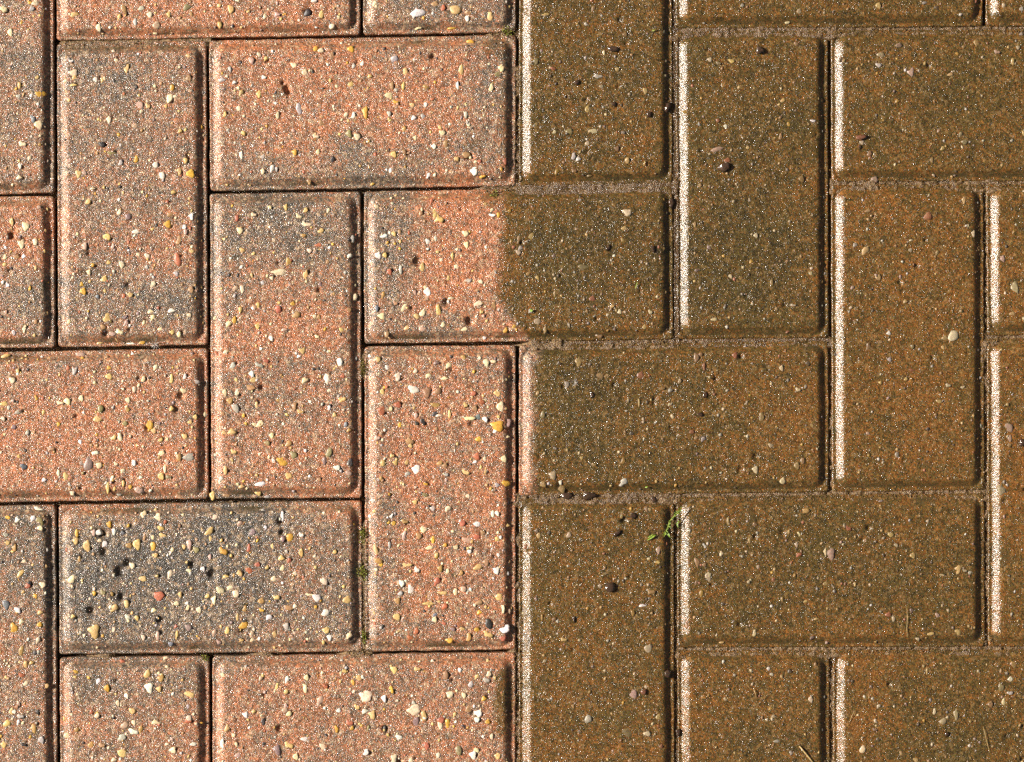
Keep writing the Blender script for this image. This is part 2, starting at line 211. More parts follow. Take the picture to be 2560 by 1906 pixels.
 (640, 1426, 1.983, "90,40,25,28,C;340,52,42,38,C;97,133,35,38,Y;28,150,30,30,d;28,197,25,22,G;63,237,35,30,W;160,188,38,25,T;195,175,25,28,C;152,275,28,30,S;93,315,22,42,Y;300,138,35,32,W;262,120,42,18,C;452,145,38,38,Y;342,203,38,42,W;352,292,35,25,Y;367,325,25,30,W;462,327,32,28,C;335,352,18,22,Y;297,178,22,12,G;722,65,25,28,W;768,92,38,42,W;715,112,25,22,S;895,62,38,40,R;855,163,50,18,Y;925,110,60,18,Y;990,102,28,28,C;1028,88,35,28,P;1205,127,42,28,Y;700,230,35,28,Y;702,148,30,28,d;888,222,28,18,B;887,243,25,25,C;930,178,35,28,R;1108,205,30,30,G;1103,158,38,22,T;1153,257,42,42,D;1232,285,50,30,W;1145,315,45,35,Y;1095,292,25,25,G;1022,290,25,22,Y;962,342,35,22,G;1055,330,30,35,d;795,300,30,30,R;762,332,30,25,R;1225,332,32,22,R;1225,185,18,42,C;978,290,30,18,V;935,262,25,18,R;155,545,25,35,W;25,530,22,35,P;105,575,20,28,Y;253,530,25,25,C;318,653,40,48,P;330,505,20,22,C;420,505,12,38,C;440,498,30,15,Y;515,532,35,35,Y;483,553,22,30,G;683,495,30,32,Y;672,587,25,42,G;548,617,60,42,C;635,632,25,32,W;540,695,38,32,W;575,708,35,42,Y;500,678,25,35,Y;785,685,60,40,C;832,722,35,45,Y;793,748,35,38,V;940,512,30,38,T;1055,682,42,40,T;1103,698,35,35,W;1095,735,32,25,W;950,752,28,45,G;963,605,38,32,C;1063,562,25,32,S;1140,543,32,25,S;1155,512,30,25,C;1095,530,30,25,Y;1010,490,22,22,W;1130,632,28,32,G;800,488,30,25,Y;1030,620,20,25,C;160,865,42,35,Y;245,835,38,25,W;332,873,35,28,C;200,922,28,28,C;547,900,32,28,W;685,928,28,40,C;708,828,32,30,W;400,785,18,38,G;463,755,32,35,R;477,780,22,18,G;558,783,15,25,O;640,782,18,28,D;1002,885,38,45,O;1075,912,35,35,W;1095,890,32,25,C;903,910,25,28,C;770,940,30,25,C;1148,750,22,28,G;145,690,28,28,P;163,708,28,25,C;38,745,18,28,D;105,885,35,45,V;985,718,22,25,Y;412,692,18,25,W;345,575,22,25,R;912,770,22,32,C;1200,915,30,25,Y;150,598,22,22,Y;247,580,25,35,C;1168,820,20,25,C;920,738,35,25,R;845,870,25,35,R"),
 (1280, 0, 1.983, "425,383,38,28,W;305,778,25,30,W;328,790,28,28,W;402,653,42,22,C;222,850,25,45,G;455,263,15,20,C;210,658,22,15,C;285,655,40,22,O;552,660,25,18,S;373,713,20,22,C;658,457,22,28,Y;520,345,28,20,Y;305,850,25,28,T;165,75,38,14,Y;402,52,25,30,T;560,175,25,18,T;202,345,25,20,R;373,545,22,40,Y;572,795,28,25,Y;205,470,25,12,Y;367,412,18,18,Y;262,483,14,16,S;518,738,28,22,T;120,305,25,25,O;590,605,15,18,Y;382,872,28,14,Y;1087,47,28,18,Y;978,298,25,20,C;1085,308,28,18,Y;1020,318,25,22,O;1123,435,18,22,Y;862,555,35,15,G;1065,797,30,22,R;1010,750,70,25,P;1018,598,25,20,R;930,922,22,18,Y;965,510,22,18,T"),
 (1920, 0, 1.983, "152,60,22,28,C;545,33,28,28,Y;770,22,28,15,S;97,110,28,18,C;560,275,38,28,C;543,328,28,18,W;538,367,15,15,G;705,360,32,38,P;637,503,25,28,G;897,372,28,15,Y;650,567,15,15,C;1030,220,32,35,d;935,270,20,18,G;1235,237,22,20,C;1210,305,22,28,Y;500,765,28,25,T;807,795,20,25,Y;60,680,20,28,T;218,603,25,10,W;70,500,22,22,Y;530,890,35,25,P;165,890,30,28,d;950,675,25,28,O;137,222,22,22,T;595,420,15,18,Y;1130,262,28,25,P;1262,665,14,28,Y;972,705,30,18,O;645,228,30,25,P"),
 (1280, 480, 1.983, "572,95,42,35,C;352,378,55,32,O;125,640,32,42,C;245,518,15,15,Y;212,503,15,25,Y;683,598,20,28,C;35,242,25,40,d;95,222,30,35,Y;30,303,25,22,C;397,530,30,28,R;475,685,14,18,G;655,670,18,25,Y;283,662,14,25,C;1083,420,22,22,C;1183,345,22,28,G;1208,218,22,22,C;905,160,16,22,Y;875,243,14,14,Y;332,838,32,38,Y;435,910,50,28,Y;555,182,28,22,Y;635,910,32,38,R;830,938,20,20,C;598,917,15,12,B;1105,808,25,25,R;910,825,25,38,T;935,805,25,15,T;165,678,20,28,Y;435,710,35,20,T;495,567,22,16,Y;1000,633,28,16,C;545,240,16,22,Y;950,865,16,35,R;320,185,22,12,T"),
 (1920, 480, 1.983, "477,302,45,45,Y;677,543,25,25,Y;910,708,48,60,C;872,725,28,25,Y;495,770,28,35,T;1220,475,35,48,C;968,40,18,30,Y;835,308,22,25,Y;17,447,22,25,Y;122,563,25,15,C;600,832,20,20,S;65,875,20,25,C;785,120,40,40,R;563,243,14,12,W;705,240,22,15,C;663,348,14,12,W;865,772,20,22,Y;707,885,28,16,R;407,578,20,14,C;1013,207,18,28,C;1160,333,22,28,P;520,345,14,28,O;545,425,30,25,Y;210,403,25,15,C;100,692,28,20,R;712,765,22,22,O;550,745,40,14,T;1207,605,28,20,Y;680,928,22,15,Y;1215,197,18,22,G;490,95,30,16,Y"),
 (1280, 960, 1.983, "783,30,28,30,S;628,95,10,35,Y;550,382,28,28,G;200,448,38,38,C;550,492,40,38,W;250,515,38,50,Y;240,487,15,20,W;1235,165,32,38,Y;945,278,28,25,S;1203,423,30,32,C;810,498,15,28,G;715,483,16,18,Y;282,748,30,25,C;133,748,28,22,Y;670,743,22,20,d;542,650,15,32,Y;665,620,20,25,T;1070,675,18,32,Y;930,527,20,18,Y;1175,775,14,22,Y;780,105,25,16,C;150,152,25,38,O;725,820,20,30,P;720,883,32,12,Y;975,942,28,20,C;1160,830,15,12,C;1035,838,20,35,C;740,22,40,14,d;270,5,22,28,S;155,495,35,35,d;890,238,25,20,R;70,450,22,25,S;915,885,25,40,T;405,400,20,20,Y"),
 (1920, 960, 1.983, "145,30,25,28,C;888,8,25,22,C;10,305,25,22,C;843,88,32,16,Y;183,625,42,22,d;100,738,16,25,Y;603,748,28,20,Y;633,798,25,20,C;305,840,45,50,P;393,715,25,38,R;1150,530,38,40,C;940,915,28,35,Y;970,925,22,18,C;170,378,28,25,T;142,405,28,32,Y;280,830,16,35,C;150,850,32,20,R;1190,215,52,45,P;1195,270,20,28,P;637,348,25,22,S;430,755,14,18,Y;715,850,28,25,Y;140,793,16,22,C;70,480,25,35,C;183,12,14,20,S;215,205,28,18,Y;530,780,16,16,C;140,652,14,10,W"),
 (1280, 1426, 1.983, "675,388,38,38,C;645,172,42,18,W;597,213,18,28,G;973,25,28,38,C;938,122,28,38,G;372,735,38,38,W;725,725,25,32,Y;578,797,48,35,O;670,808,38,22,C;207,247,28,25,T;148,228,14,35,G;162,448,22,15,C;692,210,15,15,Y;1040,355,28,15,Y;1045,455,15,20,W;1190,562,14,14,C;1200,310,22,30,C;303,672,20,22,d;640,68,14,25,S;308,245,10,30,W;255,342,30,22,Y;1010,750,10,10,W;600,612,40,35,P;870,275,20,30,T;685,105,38,40,d;738,870,16,22,R"),
 (1920, 1426, 1.983, "282,65,22,22,Y;427,65,14,22,Y;68,140,18,20,Y;593,218,28,25,R;618,235,20,28,C;235,238,30,16,Y;835,222,22,25,P;930,705,22,45,C;863,740,32,38,C;822,698,18,28,C;210,638,22,28,C;10,683,22,20,G;545,675,25,20,C;1215,468,35,38,d;885,700,16,14,B;1163,650,16,38,C;1198,605,28,12,W;532,353,18,16,Y;992,275,18,18,Y;802,312,35,16,Y;463,882,30,40,C;725,938,45,25,Y;1150,578,28,40,O;1100,662,28,28,T;525,788,22,18,P;940,305,35,30,Y;785,495,14,28,Y;182,812,14,14,Y;655,905,14,20,Y;862,22,28,10,C;182,152,22,14,Y;40,845,28,16,S;1000,748,16,14,Y;1150,495,16,35,d;740,335,20,25,C;25,722,25,16,C"),
]
FILM = (.085, .055, .026)
pebs = []
for ox, oy, sc, txt in TILES:
    for rec in txt.split(';'):
        f = rec.split(',')
        x, y, w, h = (float(q) for q in f[:4])
        rot = float(f[5]) if len(f) > 5 else 0.0
        pebs.append([ox + x / sc, oy + y / sc, w / sc, h / sc, f[4], rot])
for k, q in enumerate(pebs):                        # sockets: a small void beside many of the stones
    if q[0] < 1300 and (k * 7) % 10 < 6:
        PITS.append((q[0] + q[2] * .5 + random.uniform(-2, 3), q[1] + random.uniform(-.5, .5) * q[3], random.uniform(2.6, 4.6), random.uniform(.7, 1.7)))
    elif q[0] >= 1300 and (k * 7) % 10 < 4:
        PITS.append((q[0] + q[2] * .5 + 1, q[1], random.uniform(2.5, 4), random.uniform(.3, .8)))


# ------------------------------------------------------------------ one paver: a relief grid with chamfers and sides
class Paver:
    def __init__(self, i, j, horiz):
        self.i, self.j, self.horiz = i, j, horiz
        a, b = (2, 1) if horiz else (1, 2)
        g = GAP / 2
        jit = lambda: random.uniform(-0.9, 0.9)

        def corner(ci, cj, sx, sy):
            x = VX[ci]
            for _ in range(3):
                y = float(hline(cj, np.float64(x)))
                x = float(vline(ci, y))
            return (x + sx * g + jit() * .5, y + sy * g + jit() * .5)
        self.q = [corner(i, j, 1, 1), corner(i + a, j, -1, 1), corner(i + a, j + b, -1, -1), corner(i, j + b, 1, -1)]
        q = np.array(self.q)
        self.c = q.mean(axis=0)
        self.wmm = (np.hypot(*(q[1] - q[0])) + np.hypot(*(q[2] - q[3]))) / 2 * S * K * 1000
        self.hmm = (np.hypot(*(q[3] - q[0])) + np.hypot(*(q[2] - q[1]))) / 2 * S * K * 1000
        self.seed = 1000 + i * 37 + j * 101
        self.lift = random.uniform(-0.25, 0.15)
        self.tilt = (random.uniform(-.0012, .0012), random.uniform(-.0012, .0012))

    def px(self, u, v):
        q = self.q
        return ((1 - u) * (1 - v) * q[0][0] + u * (1 - v) * q[1][0] + u * v * q[2][0] + (1 - u) * v * q[3][0],
                (1 - u) * (1 - v) * q[0][1] + u * (1 - v) * q[1][1] + u * v * q[2][1] + (1 - u) * v * q[3][1])

    def uv(self, px, py):
        u = v = 0.5
        for _ in range(4):
            x, y = self.px(u, v)
            u += (px - x) / ((self.q[1][0] - self.q[0][0] + self.q[2][0] - self.q[3][0]) / 2)
            v += (py - y) / ((self.q[3][1] - self.q[0][1] + self.q[2][1] - self.q[1][1]) / 2)
        return u, v

    def visible(self):
        q = np.array(self.q)
        return q[:, 0].max() > -20 and q[:, 0].min() < 2580 and q[:, 1].max() > -20 and q[:, 1].min() < 1926

    def relief(self, u, v, detail=True):
        """height in mm over the nominal top plane"""
        u, v = np.asarray(u, float), np.asarray(v, float)
        x, y = (u - .5) * self.wmm, (v - .5) * self.hmm
        px, py = self.px(u, v)
        hx, hy = self.wmm / 2, self.hmm / 2

        def inside(inset, r):
            qx, qy = np.abs(x) - (hx - inset - r), np.abs(y) - (hy - inset - r)
            return -(np.hypot(np.maximum(qx, 0), np.maximum(qy, 0)) + np.minimum(np.maximum(qx, qy), 0) - r)
        wob = fbm(px, py, 60, self.seed + 7, 2) * 0.35 + fbm(px, py, 14, self.seed + 9, 2) * 0.14
        dc = inside(2.0, 8.0) + wob
        t = np.clip(dc / 5.4, 0, 1)
        s = 0.72 * t + 0.28 * t * t * (3 - 2 * t)
        z = -3.45 * (1 - s)
        z += .72 * np.clip((-dc + .1) / 1.5, 0, 1)              # the rim stands up a little at the joint
        z += np.exp(-(np.abs(dc - 5.6) / 1.4) ** 2) * -0.10
        de = inside(0.0, 1.4)
        z -= np.clip(0.7 - de, 0, 1.2) ** 2 * 0.9
        dirt = dirt_at(px, py)
        rough = (1.0 - 0.42 * dirt) * (0.32 + 0.68 * np.clip((dc - 3.6) / 2.6, 0, 1))
        z += fbm(px, py, 190, self.seed, 2) * 0.16
        z += .10 * np.clip(fbm(px, py, 16, 29, 2), 0, 1) * dirt
        z += rough * (fbm(px, py, 30, 21, 2) * 0.15 + fbm(px, py, 8.5, 23, 2) * 0.34)
        if detail:
            bx, by = px.mean(), py.mean()
            for a, b, r, dep in PITS:
                if abs(a - bx) < 420 and abs(b - by) < 420:
                    d2 = ((px - a) ** 2 + (py - b) ** 2) / (r * r)
                    z -= dep * np.exp(-d2 * d2 * .6) * t
        z += self.lift + (x * self.tilt[0] + y * self.tilt[1])
        return z, t, px, py, dirt

    def build(self, mat, parent, step):
        nx, ny = max(8, int(self.wmm / step)), max(6, int(self.hmm / step))

        def axis(n, L):
            a = np.linspace(0, 1, n + 1)
            if step > 2:                                   # coarse pavers still get rows on lip and chamfer
                e = np.array([0, .7, 2.0, 3.8, 5.6, 7.4]) / L
                a = np.concatenate([e, np.linspace(e[-1], 1 - e[-1], n + 1)[1:-1], 1 - e[::-1]])
            return a
        U, V = np.meshgrid(axis(nx, self.wmm), axis(ny, self.hmm))
        z, t, px, py, dirt = self.relief(U, V)
        # round the outer corners and let the arrises wander
        x, y = (U - .5) * self.wmm, (V - .5) * self.hmm
        hx, hy, r = self.wmm / 2, self.hmm / 2, 2.2
        qx, qy = np.maximum(np.abs(x) - (hx - r), 0), np.maximum(np.abs(y) - (hy - r), 0)
        L = np.hypot(qx, qy)
        f = np.where(L > r, r / np.maximum(L, 1e-9), 1.0)
        x2 = np.where((qx > 0) & (qy > 0), np.sign(x) * (hx - r + qx * f), x)
        y2 = np.where((qx > 0) & (qy > 0), np.sign(y) * (hy - r + qy * f), y)
        edge = np.clip(1 - t * 1.3, 0, 1)
        nzx = fbm(px, py, 26, self.seed + 50, 3) * 0.42 * edge
        nzy = fbm(px, py, 26, self.seed + 60, 3) * 0.42 * edge
        U2, V2 = (x2 + nzx) / self.wmm + .5, (y2 + nzy) / self.hmm + .5
        px, py = self.px(U2, V2)
        wx, wy = W(px, py)
        cx, cy = W(*self.c)
        m, n = U.shape
        top = np.stack([wx - cx, wy - cy, z / 1000], -1).reshape(-1, 3)
        idx = np.arange(m * n).reshape(m, n)
        faces = np.stack([idx[1:, :-1], idx[1:, 1:], idx[:-1, 1:], idx[:-1, :-1]], -1).reshape(-1, 4)
        ring = np.concatenate([idx[0, :-1], idx[:-1, -1], idx[-1, :0:-1], idx[:0:-1, 0]])
        verts, fl = [top], [faces]
        base = m * n
        prev = ring
        for dz in (-.0075, -.018, -.05):
            lo = top[ring].copy()
            lo[:, 2] = dz
            verts.append(lo)
            cur = base + np.arange(len(ring))
            base += len(ring)
            fl.append(np.stack([prev, np.roll(prev, -1), np.roll(cur, -1), cur], -1))
            prev = cur
        verts = np.concatenate(verts)
        faces = np.concatenate(fl)
        me = bpy.data.meshes.new('paver')
        me.vertices.add(len(verts))
        me.vertices.foreach_set('co', verts.astype(np.float32).ravel())
        me.loops.add(faces.size)
        me.loops.foreach_set('vertex_index', faces.astype(np.int32).ravel())
        me.polygons.add(len(faces))
        me.polygons.foreach_set('loop_start', np.arange(0, faces.size, 4, dtype=np.int32))
        me.polygons.foreach_set('use_smooth', np.ones(len(faces), dtype=bool))
        me.update(calc_edges=True)
        me.validate()
        tone = tone_at(px, py)
        if not self.visible():
            tone = tone * 0.4 + 0.5 * random.random()
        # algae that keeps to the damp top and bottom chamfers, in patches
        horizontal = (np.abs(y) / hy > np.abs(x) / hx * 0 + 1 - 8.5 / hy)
        alg_shade = np.clip(fbm(px, py, 70, 71, 3) * 1.6 + 0.12, 0, 1) * np.where(horizontal, 1.0, 0.0) * np.clip(1.15 - t * .9, 0, 1) * (t > 0.05)
        alg_shade = np.maximum(alg_shade, np.clip(fbm(px, py, 40, 75, 3) * 2 - 0.62, 0, 1) * 0.8)
        south = (y / hy > 1 - 8.5 / hy)  # dirty lower chamfers: some olive growth, plus their shade painted into the colour
        alg_shade = np.maximum(alg_shade, np.where(south, .62 + fbm(px, py, 50, 79, 2) * .4, 0) * dirt * np.clip(1.2 - t, 0, 1) * (t > .05) * (t < .999))
        side = ring
        cham = np.clip(1 - np.abs(t - .5) * 1.2, 0, 1) * (t < .999) * (t > 0)
        for name, a in (('tone', tone), ('dirt', dirt), ('algae_shade', alg_shade), ('arris', cham)):
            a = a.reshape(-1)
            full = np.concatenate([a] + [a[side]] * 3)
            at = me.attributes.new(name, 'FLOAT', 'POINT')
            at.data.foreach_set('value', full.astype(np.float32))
        me.materials.append(mat)
        o = bpy.data.objects.new('paver', me)
        COL.objects.link(o)
        o.location = (cx, cy, 0)
        o.parent = parent
        self.obj = o
        return o


# ------------------------------------------------------------------ materials
def mat_new(name):
    m = bpy.data.materials.new(name)
    m.use_nodes = True
    nt = m.node_tree
    nt.nodes.clear()
    out = nt.nodes.new('ShaderNodeOutputMaterial')
    p = nt.nodes.new('ShaderNodeBsdfPrincipled')
    nt.links.new(p.outputs[0], out.inputs[0])
    return m, nt, p


class NT:
    def __init__(self, nt):
        self.nt = nt
        self.pos = nt.nodes.new('ShaderNodeNewGeometry').outputs['Position']

    def link(self, a, b):
        if isinstance(a, (int, float)):
            b.default_value = a
        elif isinstance(a, tuple):
            b.default_value = a
        else:
            self.nt.links.new(a, b)

    def noise(self, scale, detail=2.0, rough=0.5, off=None, dist=0.0):
        n = self.nt.nodes.new('ShaderNodeTexNoise')
        n.inputs['Scale'].default_value = scale
        n.inputs['Detail'].default_value = detail
        n.inputs['Roughness'].default_value = rough
        n.inputs['Distortion'].default_value = dist
        v = self.pos
        if off:
            v = self.vadd(off)
        self.nt.links.new(v, n.inputs['Vector'])
        return n.outputs['Fac']

    def vadd(self, off):
        n = self.nt.nodes.new('ShaderNodeVectorMath')
        n.operation = 'ADD'
        self.nt.links.new(self.pos, n.inputs[0])
        n.inputs[1].default_value = off
        return n.outputs[0]

    def voro(self, scale, feature='F1', rnd=1.0, off=None):
        n = self.nt.nodes.new('ShaderNodeTexVoronoi')
        n.feature = feature
        n.inputs['Scale'].default_value = scale
        n.inputs['Randomness'].default_value = rnd
        self.nt.links.new(self.vadd(off) if off else self.pos, n.inputs['Vector'])
        return n

    def math(self, op, a, b=0.0, clamp=False):
        n = self.nt.nodes.new('ShaderNodeMath')
        n.operation = op
        n.use_clamp = clamp
        self.link(a, n.inputs[0])
        self.link(b, n.inputs[1])
        return n.outputs[0]

    def rng(self, v, a, b, c=0.0, d=1.0):
        n = self.nt.nodes.new('ShaderNodeMapRange')
        self.link(v, n.inputs[0])
        for k, q in zip((1, 2, 3, 4), (a, b, c, d)):
            n.inputs[k].default_value = q
        return n.outputs[0]

    def mix(self, f, a, b, mode='MIX'):
        n = self.nt.nodes.new('ShaderNodeMix')
        n.data_type = 'RGBA'
        n.blend_type = mode
        n.clamp_factor = True
        self.link(f, n.inputs[0])
        self.link(a, n.inputs[6])
        self.link(b, n.inputs[7])
        return n.outputs[2]

    def ramp(self, f, stops, interp='LINEAR'):
        n = self.nt.nodes.new('ShaderNodeValToRGB')
        n.color_ramp.interpolation = interp
        el = n.color_ramp.elements
        while len(el) < len(stops):
            el.new(0.5)
        for e, (p, c) in zip(el, stops):
            e.position = p
            e.color = (c[0], c[1], c[2], 1)
        self.link(f, n.inputs[0])
        return n.outputs[0]

    def attr(self, name):
        n = self.nt.nodes.new('ShaderNodeAttribute')
        n.attribute_name = name
        return n

    def chan(self, col, k):
        n = self.nt.nodes.new('ShaderNodeSeparateColor')
        self.nt.links.new(col, n.inputs[0])
        return n.outputs[k]

    def bump(self, h, dist, strength=1.0, normal=None):
        n = self.nt.nodes.new('ShaderNodeBump')
        n.inputs['Distance'].default_value = dist
        self.link(strength, n.inputs['Strength'])
        self.link(h, n.inputs['Height'])
        if normal is not None:
            self.nt.links.new(normal, n.inputs['Normal'])
        return n.outputs[0]


def paver_material():
    m, nt, p = mat_new('paver_concrete')
    g = NT(nt)
    tone, dirt, alg_shade = (g.attr(k).outputs['Fac'] for k in ('tone', 'dirt', 'algae_shade'))
    grains = g.voro(1250.0)
    gr = g.chan(grains.outputs['Color'], 0)
    gr2 = g.chan(grains.outputs['Color'], 1)
    coarse = g.voro(520.0, off=(3.1, 0, 0))
    cr = g.chan(coarse.outputs['Color'], 0)
    mid = g.noise(150, 4, .62)
    fine = g.noise(1500, 3, .6)
    speck = g.noise(620, 4, .7, off=(1.7, .4, 0))
    # cleaned face
    t = g.math('ADD', tone, g.math('MULTIPLY', g.math('SUBTRACT', mid, .5), 1.1))
    t = g.math('ADD', t, g.math('MULTIPLY', g.math('SUBTRACT', gr, .5), .55))
    t = g.math('ADD', t, g.math('MULTIPLY', g.math('SUBTRACT', speck, .5), 1.3))
    clean = g.ramp(t, [(0.0, (.47, .175, .078)), (.22, (.365, .163, .084)), (.45, (.255, .152, .092)), (.68, (.165, .128, .092)), (1.0, (.080, .073, .064))])
    pale = g.math('GREATER_THAN', cr, .86)
    clean = g.mix(g.math('MULTIPLY', pale, .5), clean, (.50, .36, .22, 1))
    lum = g.math('MULTIPLY', g.rng(gr2, 0, 1, .42, 1.5), g.rng(speck, .35, .65, .62, 1.25))
    # dirt film
    d1 = g.math('ADD', g.math('MULTIPLY', tone, .55), g.math('MULTIPLY', g.math('SUBTRACT', speck, .5), 1.5))
    d1 = g.math('ADD', d1, g.math('MULTIPLY', g.math('SUBTRACT', mid, .5), 1.0))
    d1 = g.math('ADD', d1, g.math('MULTIPLY', g.math('SUBTRACT', gr, .5), .5))
    film = g.ramp(d1, [(0.0, (.21, .085, .020)), (.13, (.135, .074, .018)), (.32, (.090, .059, .017)), (.6, (.052, .038, .014)), (1.0, (.020, .016, .009))])
    green = g.rng(g.noise(22, 4, .6, off=(5, 5, 0)), .50, .75, 0, .5)
    film = g.mix(green, film, (.085, .066, .019, 1))
    film = g.mix(g.math('MULTIPLY', pale, .35), film, (.26, .165, .07, 1))
    dm = g.math('ADD', dirt, g.math('MULTIPLY', g.math('SUBTRACT', speck, .5), .5))
    dm = g.math('MULTIPLY', dm, g.math('GREATER_THAN', dirt, .02))
    dm = g.rng(dm, .15, .85)
    base = g.mix(dm, clean, film)
    lumc = nt.nodes.new('ShaderNodeCombineColor')
    for k in range(3):
        nt.links.new(lum, lumc.inputs[k])
    base = g.mix(1.0, base, lumc.outputs[0], 'MULTIPLY')
    a2 = g.rng(g.math('ADD', alg_shade, g.math('MULTIPLY', g.math('SUBTRACT', speck, .5), 1.2)), .3, .95, 0, .85)
    a2 = g.math('MULTIPLY', a2, g.math('GREATER_THAN', alg_shade, .04))
    base = g.mix(a2, base, (.06, .045, .018, 1))  # olive growth, with the painted shade of the dirty lower chamfers
    nt.links.new(base, p.inputs['Base Color'])
    rg = g.rng(fine, .3, .7, .11, .26)
    nt.links.new(rg, p.inputs['Roughness'])
    p.inputs['Specular IOR Level'].default_value = 0.62
    p.inputs['IOR'].default_value = 1.45
    # relief of the sand grains, softened where the film lies
    dome = g.math('SUBTRACT', 1.0, g.math('MULTIPLY', grains.outputs['Distance'], grains.outputs['Distance']))
    h = g.math('ADD', g.math('MULTIPLY', dome, g.rng(gr, 0, 1, .35, 1.0)), g.math('MULTIPLY', fine, .7))
    h = g.math('ADD', h, g.math('MULTIPLY', speck, .8))
    st = g.math('MULTIPLY', g.rng(dm, 0, 1, 1.0, .66), g.rng(g.attr('arris').outputs['Fac'], 0, 1, 1.0, .62))
    nt.links.new(g.bump(h, .00042, st), p.inputs['Normal'])
    return m


def stone_material(name, source):
    m, nt, p = mat_new(name)
    g = NT(nt)
    if source == 'object':
        c = nt.nodes.new('ShaderNodeObjectInfo').outputs['Color']
    else:
        c = g.attr('stone_colour').outputs['Color']
    n = g.noise(700, 4, .65)
    v = g.rng(n, .3, .7, .68, 1.22)
    cc = nt.nodes.new('ShaderNodeCombineColor')
    for k in range(3):
        nt.links.new(v, cc.inputs[k])
    nt.links.new(g.mix(1.0, c, cc.outputs[0], 'MULTIPLY'), p.inputs['Base Color'])
    p.inputs['Roughness'].default_value = .33
    nt.links.new(g.bump(g.noise(1300, 3, .6), .00028, .8), p.inputs['Normal'])
    return m


def sand_material():
    m, nt, p = mat_new('joint_sand')
    g = NT(nt)
    wet = g.attr('wet').outputs['Fac']
    vo = g.voro(1500)
    r = g.chan(vo.outputs['Color'], 0)
    mid = g.noise(260, 4, .6)
    c = g.ramp(g.math('ADD', g.math('MULTIPLY', r, .6), g.math('MULTIPLY', mid, .5)),
               [(0.15, (.055, .031, .013)), (.5, (.15, .088, .036)), (.9, (.34, .22, .10))])
    c2 = g.ramp(g.math('ADD', g.math('MULTIPLY', r, .5), g.math('MULTIPLY', mid, .6)),
                [(0.2, (.030, .017, .007)), (.55, (.080, .045, .019)), (.95, (.18, .105, .048))])
    nt.links.new(g.mix(wet, c, c2), p.inputs['Base Color'])
    nt.links.new(g.rng(wet, 0, 1, .45, .16), p.inputs['Roughness'])
    h = g.math('ADD', g.math('MULTIPLY', vo.outputs['Distance'], -1.0), g.math('MULTIPLY', g.noise(700, 4, .65), 1.2))
    nt.links.new(g.bump(h, .0005, .9), p.inputs['Normal'])
    return m


def plain_material(name, col, rough, nscale=900, nd=.0003, var=.35, spec=.5):
    m, nt, p = mat_new(name)
    g = NT(nt)
    n = g.noise(nscale, 3, .6)
    a = tuple(x * (1 - var) for x in col) + (1,)
    b = tuple(min(1, x * (1 + var)) for x in col) + (1,)
    nt.links.new(g.mix(g.rng(n, .3, .7), a, b), p.inputs['Base Color'])
    p.inputs['Roughness'].default_value = rough
    p.inputs['Specular IOR Level'].default_value = spec
    nt.links.new(g.bump(n, nd, .8), p.inputs['Normal'])
    return m


M_PAVER = paver_material()
M_STONE = stone_material('pebble_stone', 'object')
M_FINE = stone_material('fine_aggregate', 'attr')
M_SAND = sand_material()
M_SOIL = plain_material('bedding_soil', (.10, .068, .042), .8, 60, .004)
M_MOSS = plain_material('moss_leaf', (.20, .23, .025), .5, 900)
M_MOSS_OLD = plain_material('brown_moss', (.17, .13, .03), .55, 900)
M_LEAF = plain_material('green_leaf', (.19, .30, .03), .4, 700)
M_MUD = plain_material('wet_mud', (.055, .032, .019), .14, 800, .0004, .4, .8)
M_GRITSTONE = plain_material('red_brown_stone', (.16, .07, .04), .22, 700, .0003, .4, .7)
M_STRAW = plain_material('dry_straw', (.42, .30, .13), .45, 500)
M_FLUFF = plain_material('white_fluff', (.75, .72, .68), .5, 500, .0001, .1)


# ------------------------------------------------------------------ mesh helper
def mesh_obj(name, verts, faces, mat, parent=None, smooth=True, loc=(0, 0, 0)):
    verts = np.asarray(verts, np.float32)
    me = bpy.data.meshes.new(name)
    if isinstance(faces, np.ndarray):
        k = faces.shape[1]
        me.vertices.add(len(verts))
        me.vertices.foreach_set('co', verts.ravel())
        me.loops.add(faces.size)
        me.loops.foreach_set('vertex_index', faces.astype(np.int32).ravel())
        me.polygons.add(len(faces))
        me.polygons.foreach_set('loop_start', np.arange(0, faces.size, k, dtype=np.int32))
        me.polygons.foreach_set('use_smooth', np.full(len(faces), smooth, dtype=bool))
        me.update(calc_edges=True)
    else:
        me.from_pydata(verts.tolist(), [], faces)
        for pl in me.polygons:
            pl.use_smooth = smooth
    me.materials.append(mat)
    o = bpy.data.objects.new(name, me)
    COL.objects.link(o)
    o.location = loc
    if parent:
        o.parent = parent
    return o


def describe(o, label=None, category=None, group=None, kind=None):
    for k, v in (('label', label), ('category', category), ('group', group), ('kind', kind)):
        if v:
            o[k] = v
    return o


# ------------------------------------------------------------------ ground and paving
gv = np.array([(-6, -6, -.0515), (6, -6, -.0515), (6, 6, -.0515), (-6, 6, -.0515)])
ground = mesh_obj('ground', gv, np.array([[0, 1, 2, 3]]), M_SOIL, smooth=False)
describe(ground, 'dark bedding soil far down beneath the brick pavers', 'ground', kind='structure')

paving = bpy.data.objects.new('paving', None)
COL.objects.link(paving)
describe(paving, 'herringbone block paving, cleaned terracotta on one half and dirty brown on the other', 'paving', kind='structure')

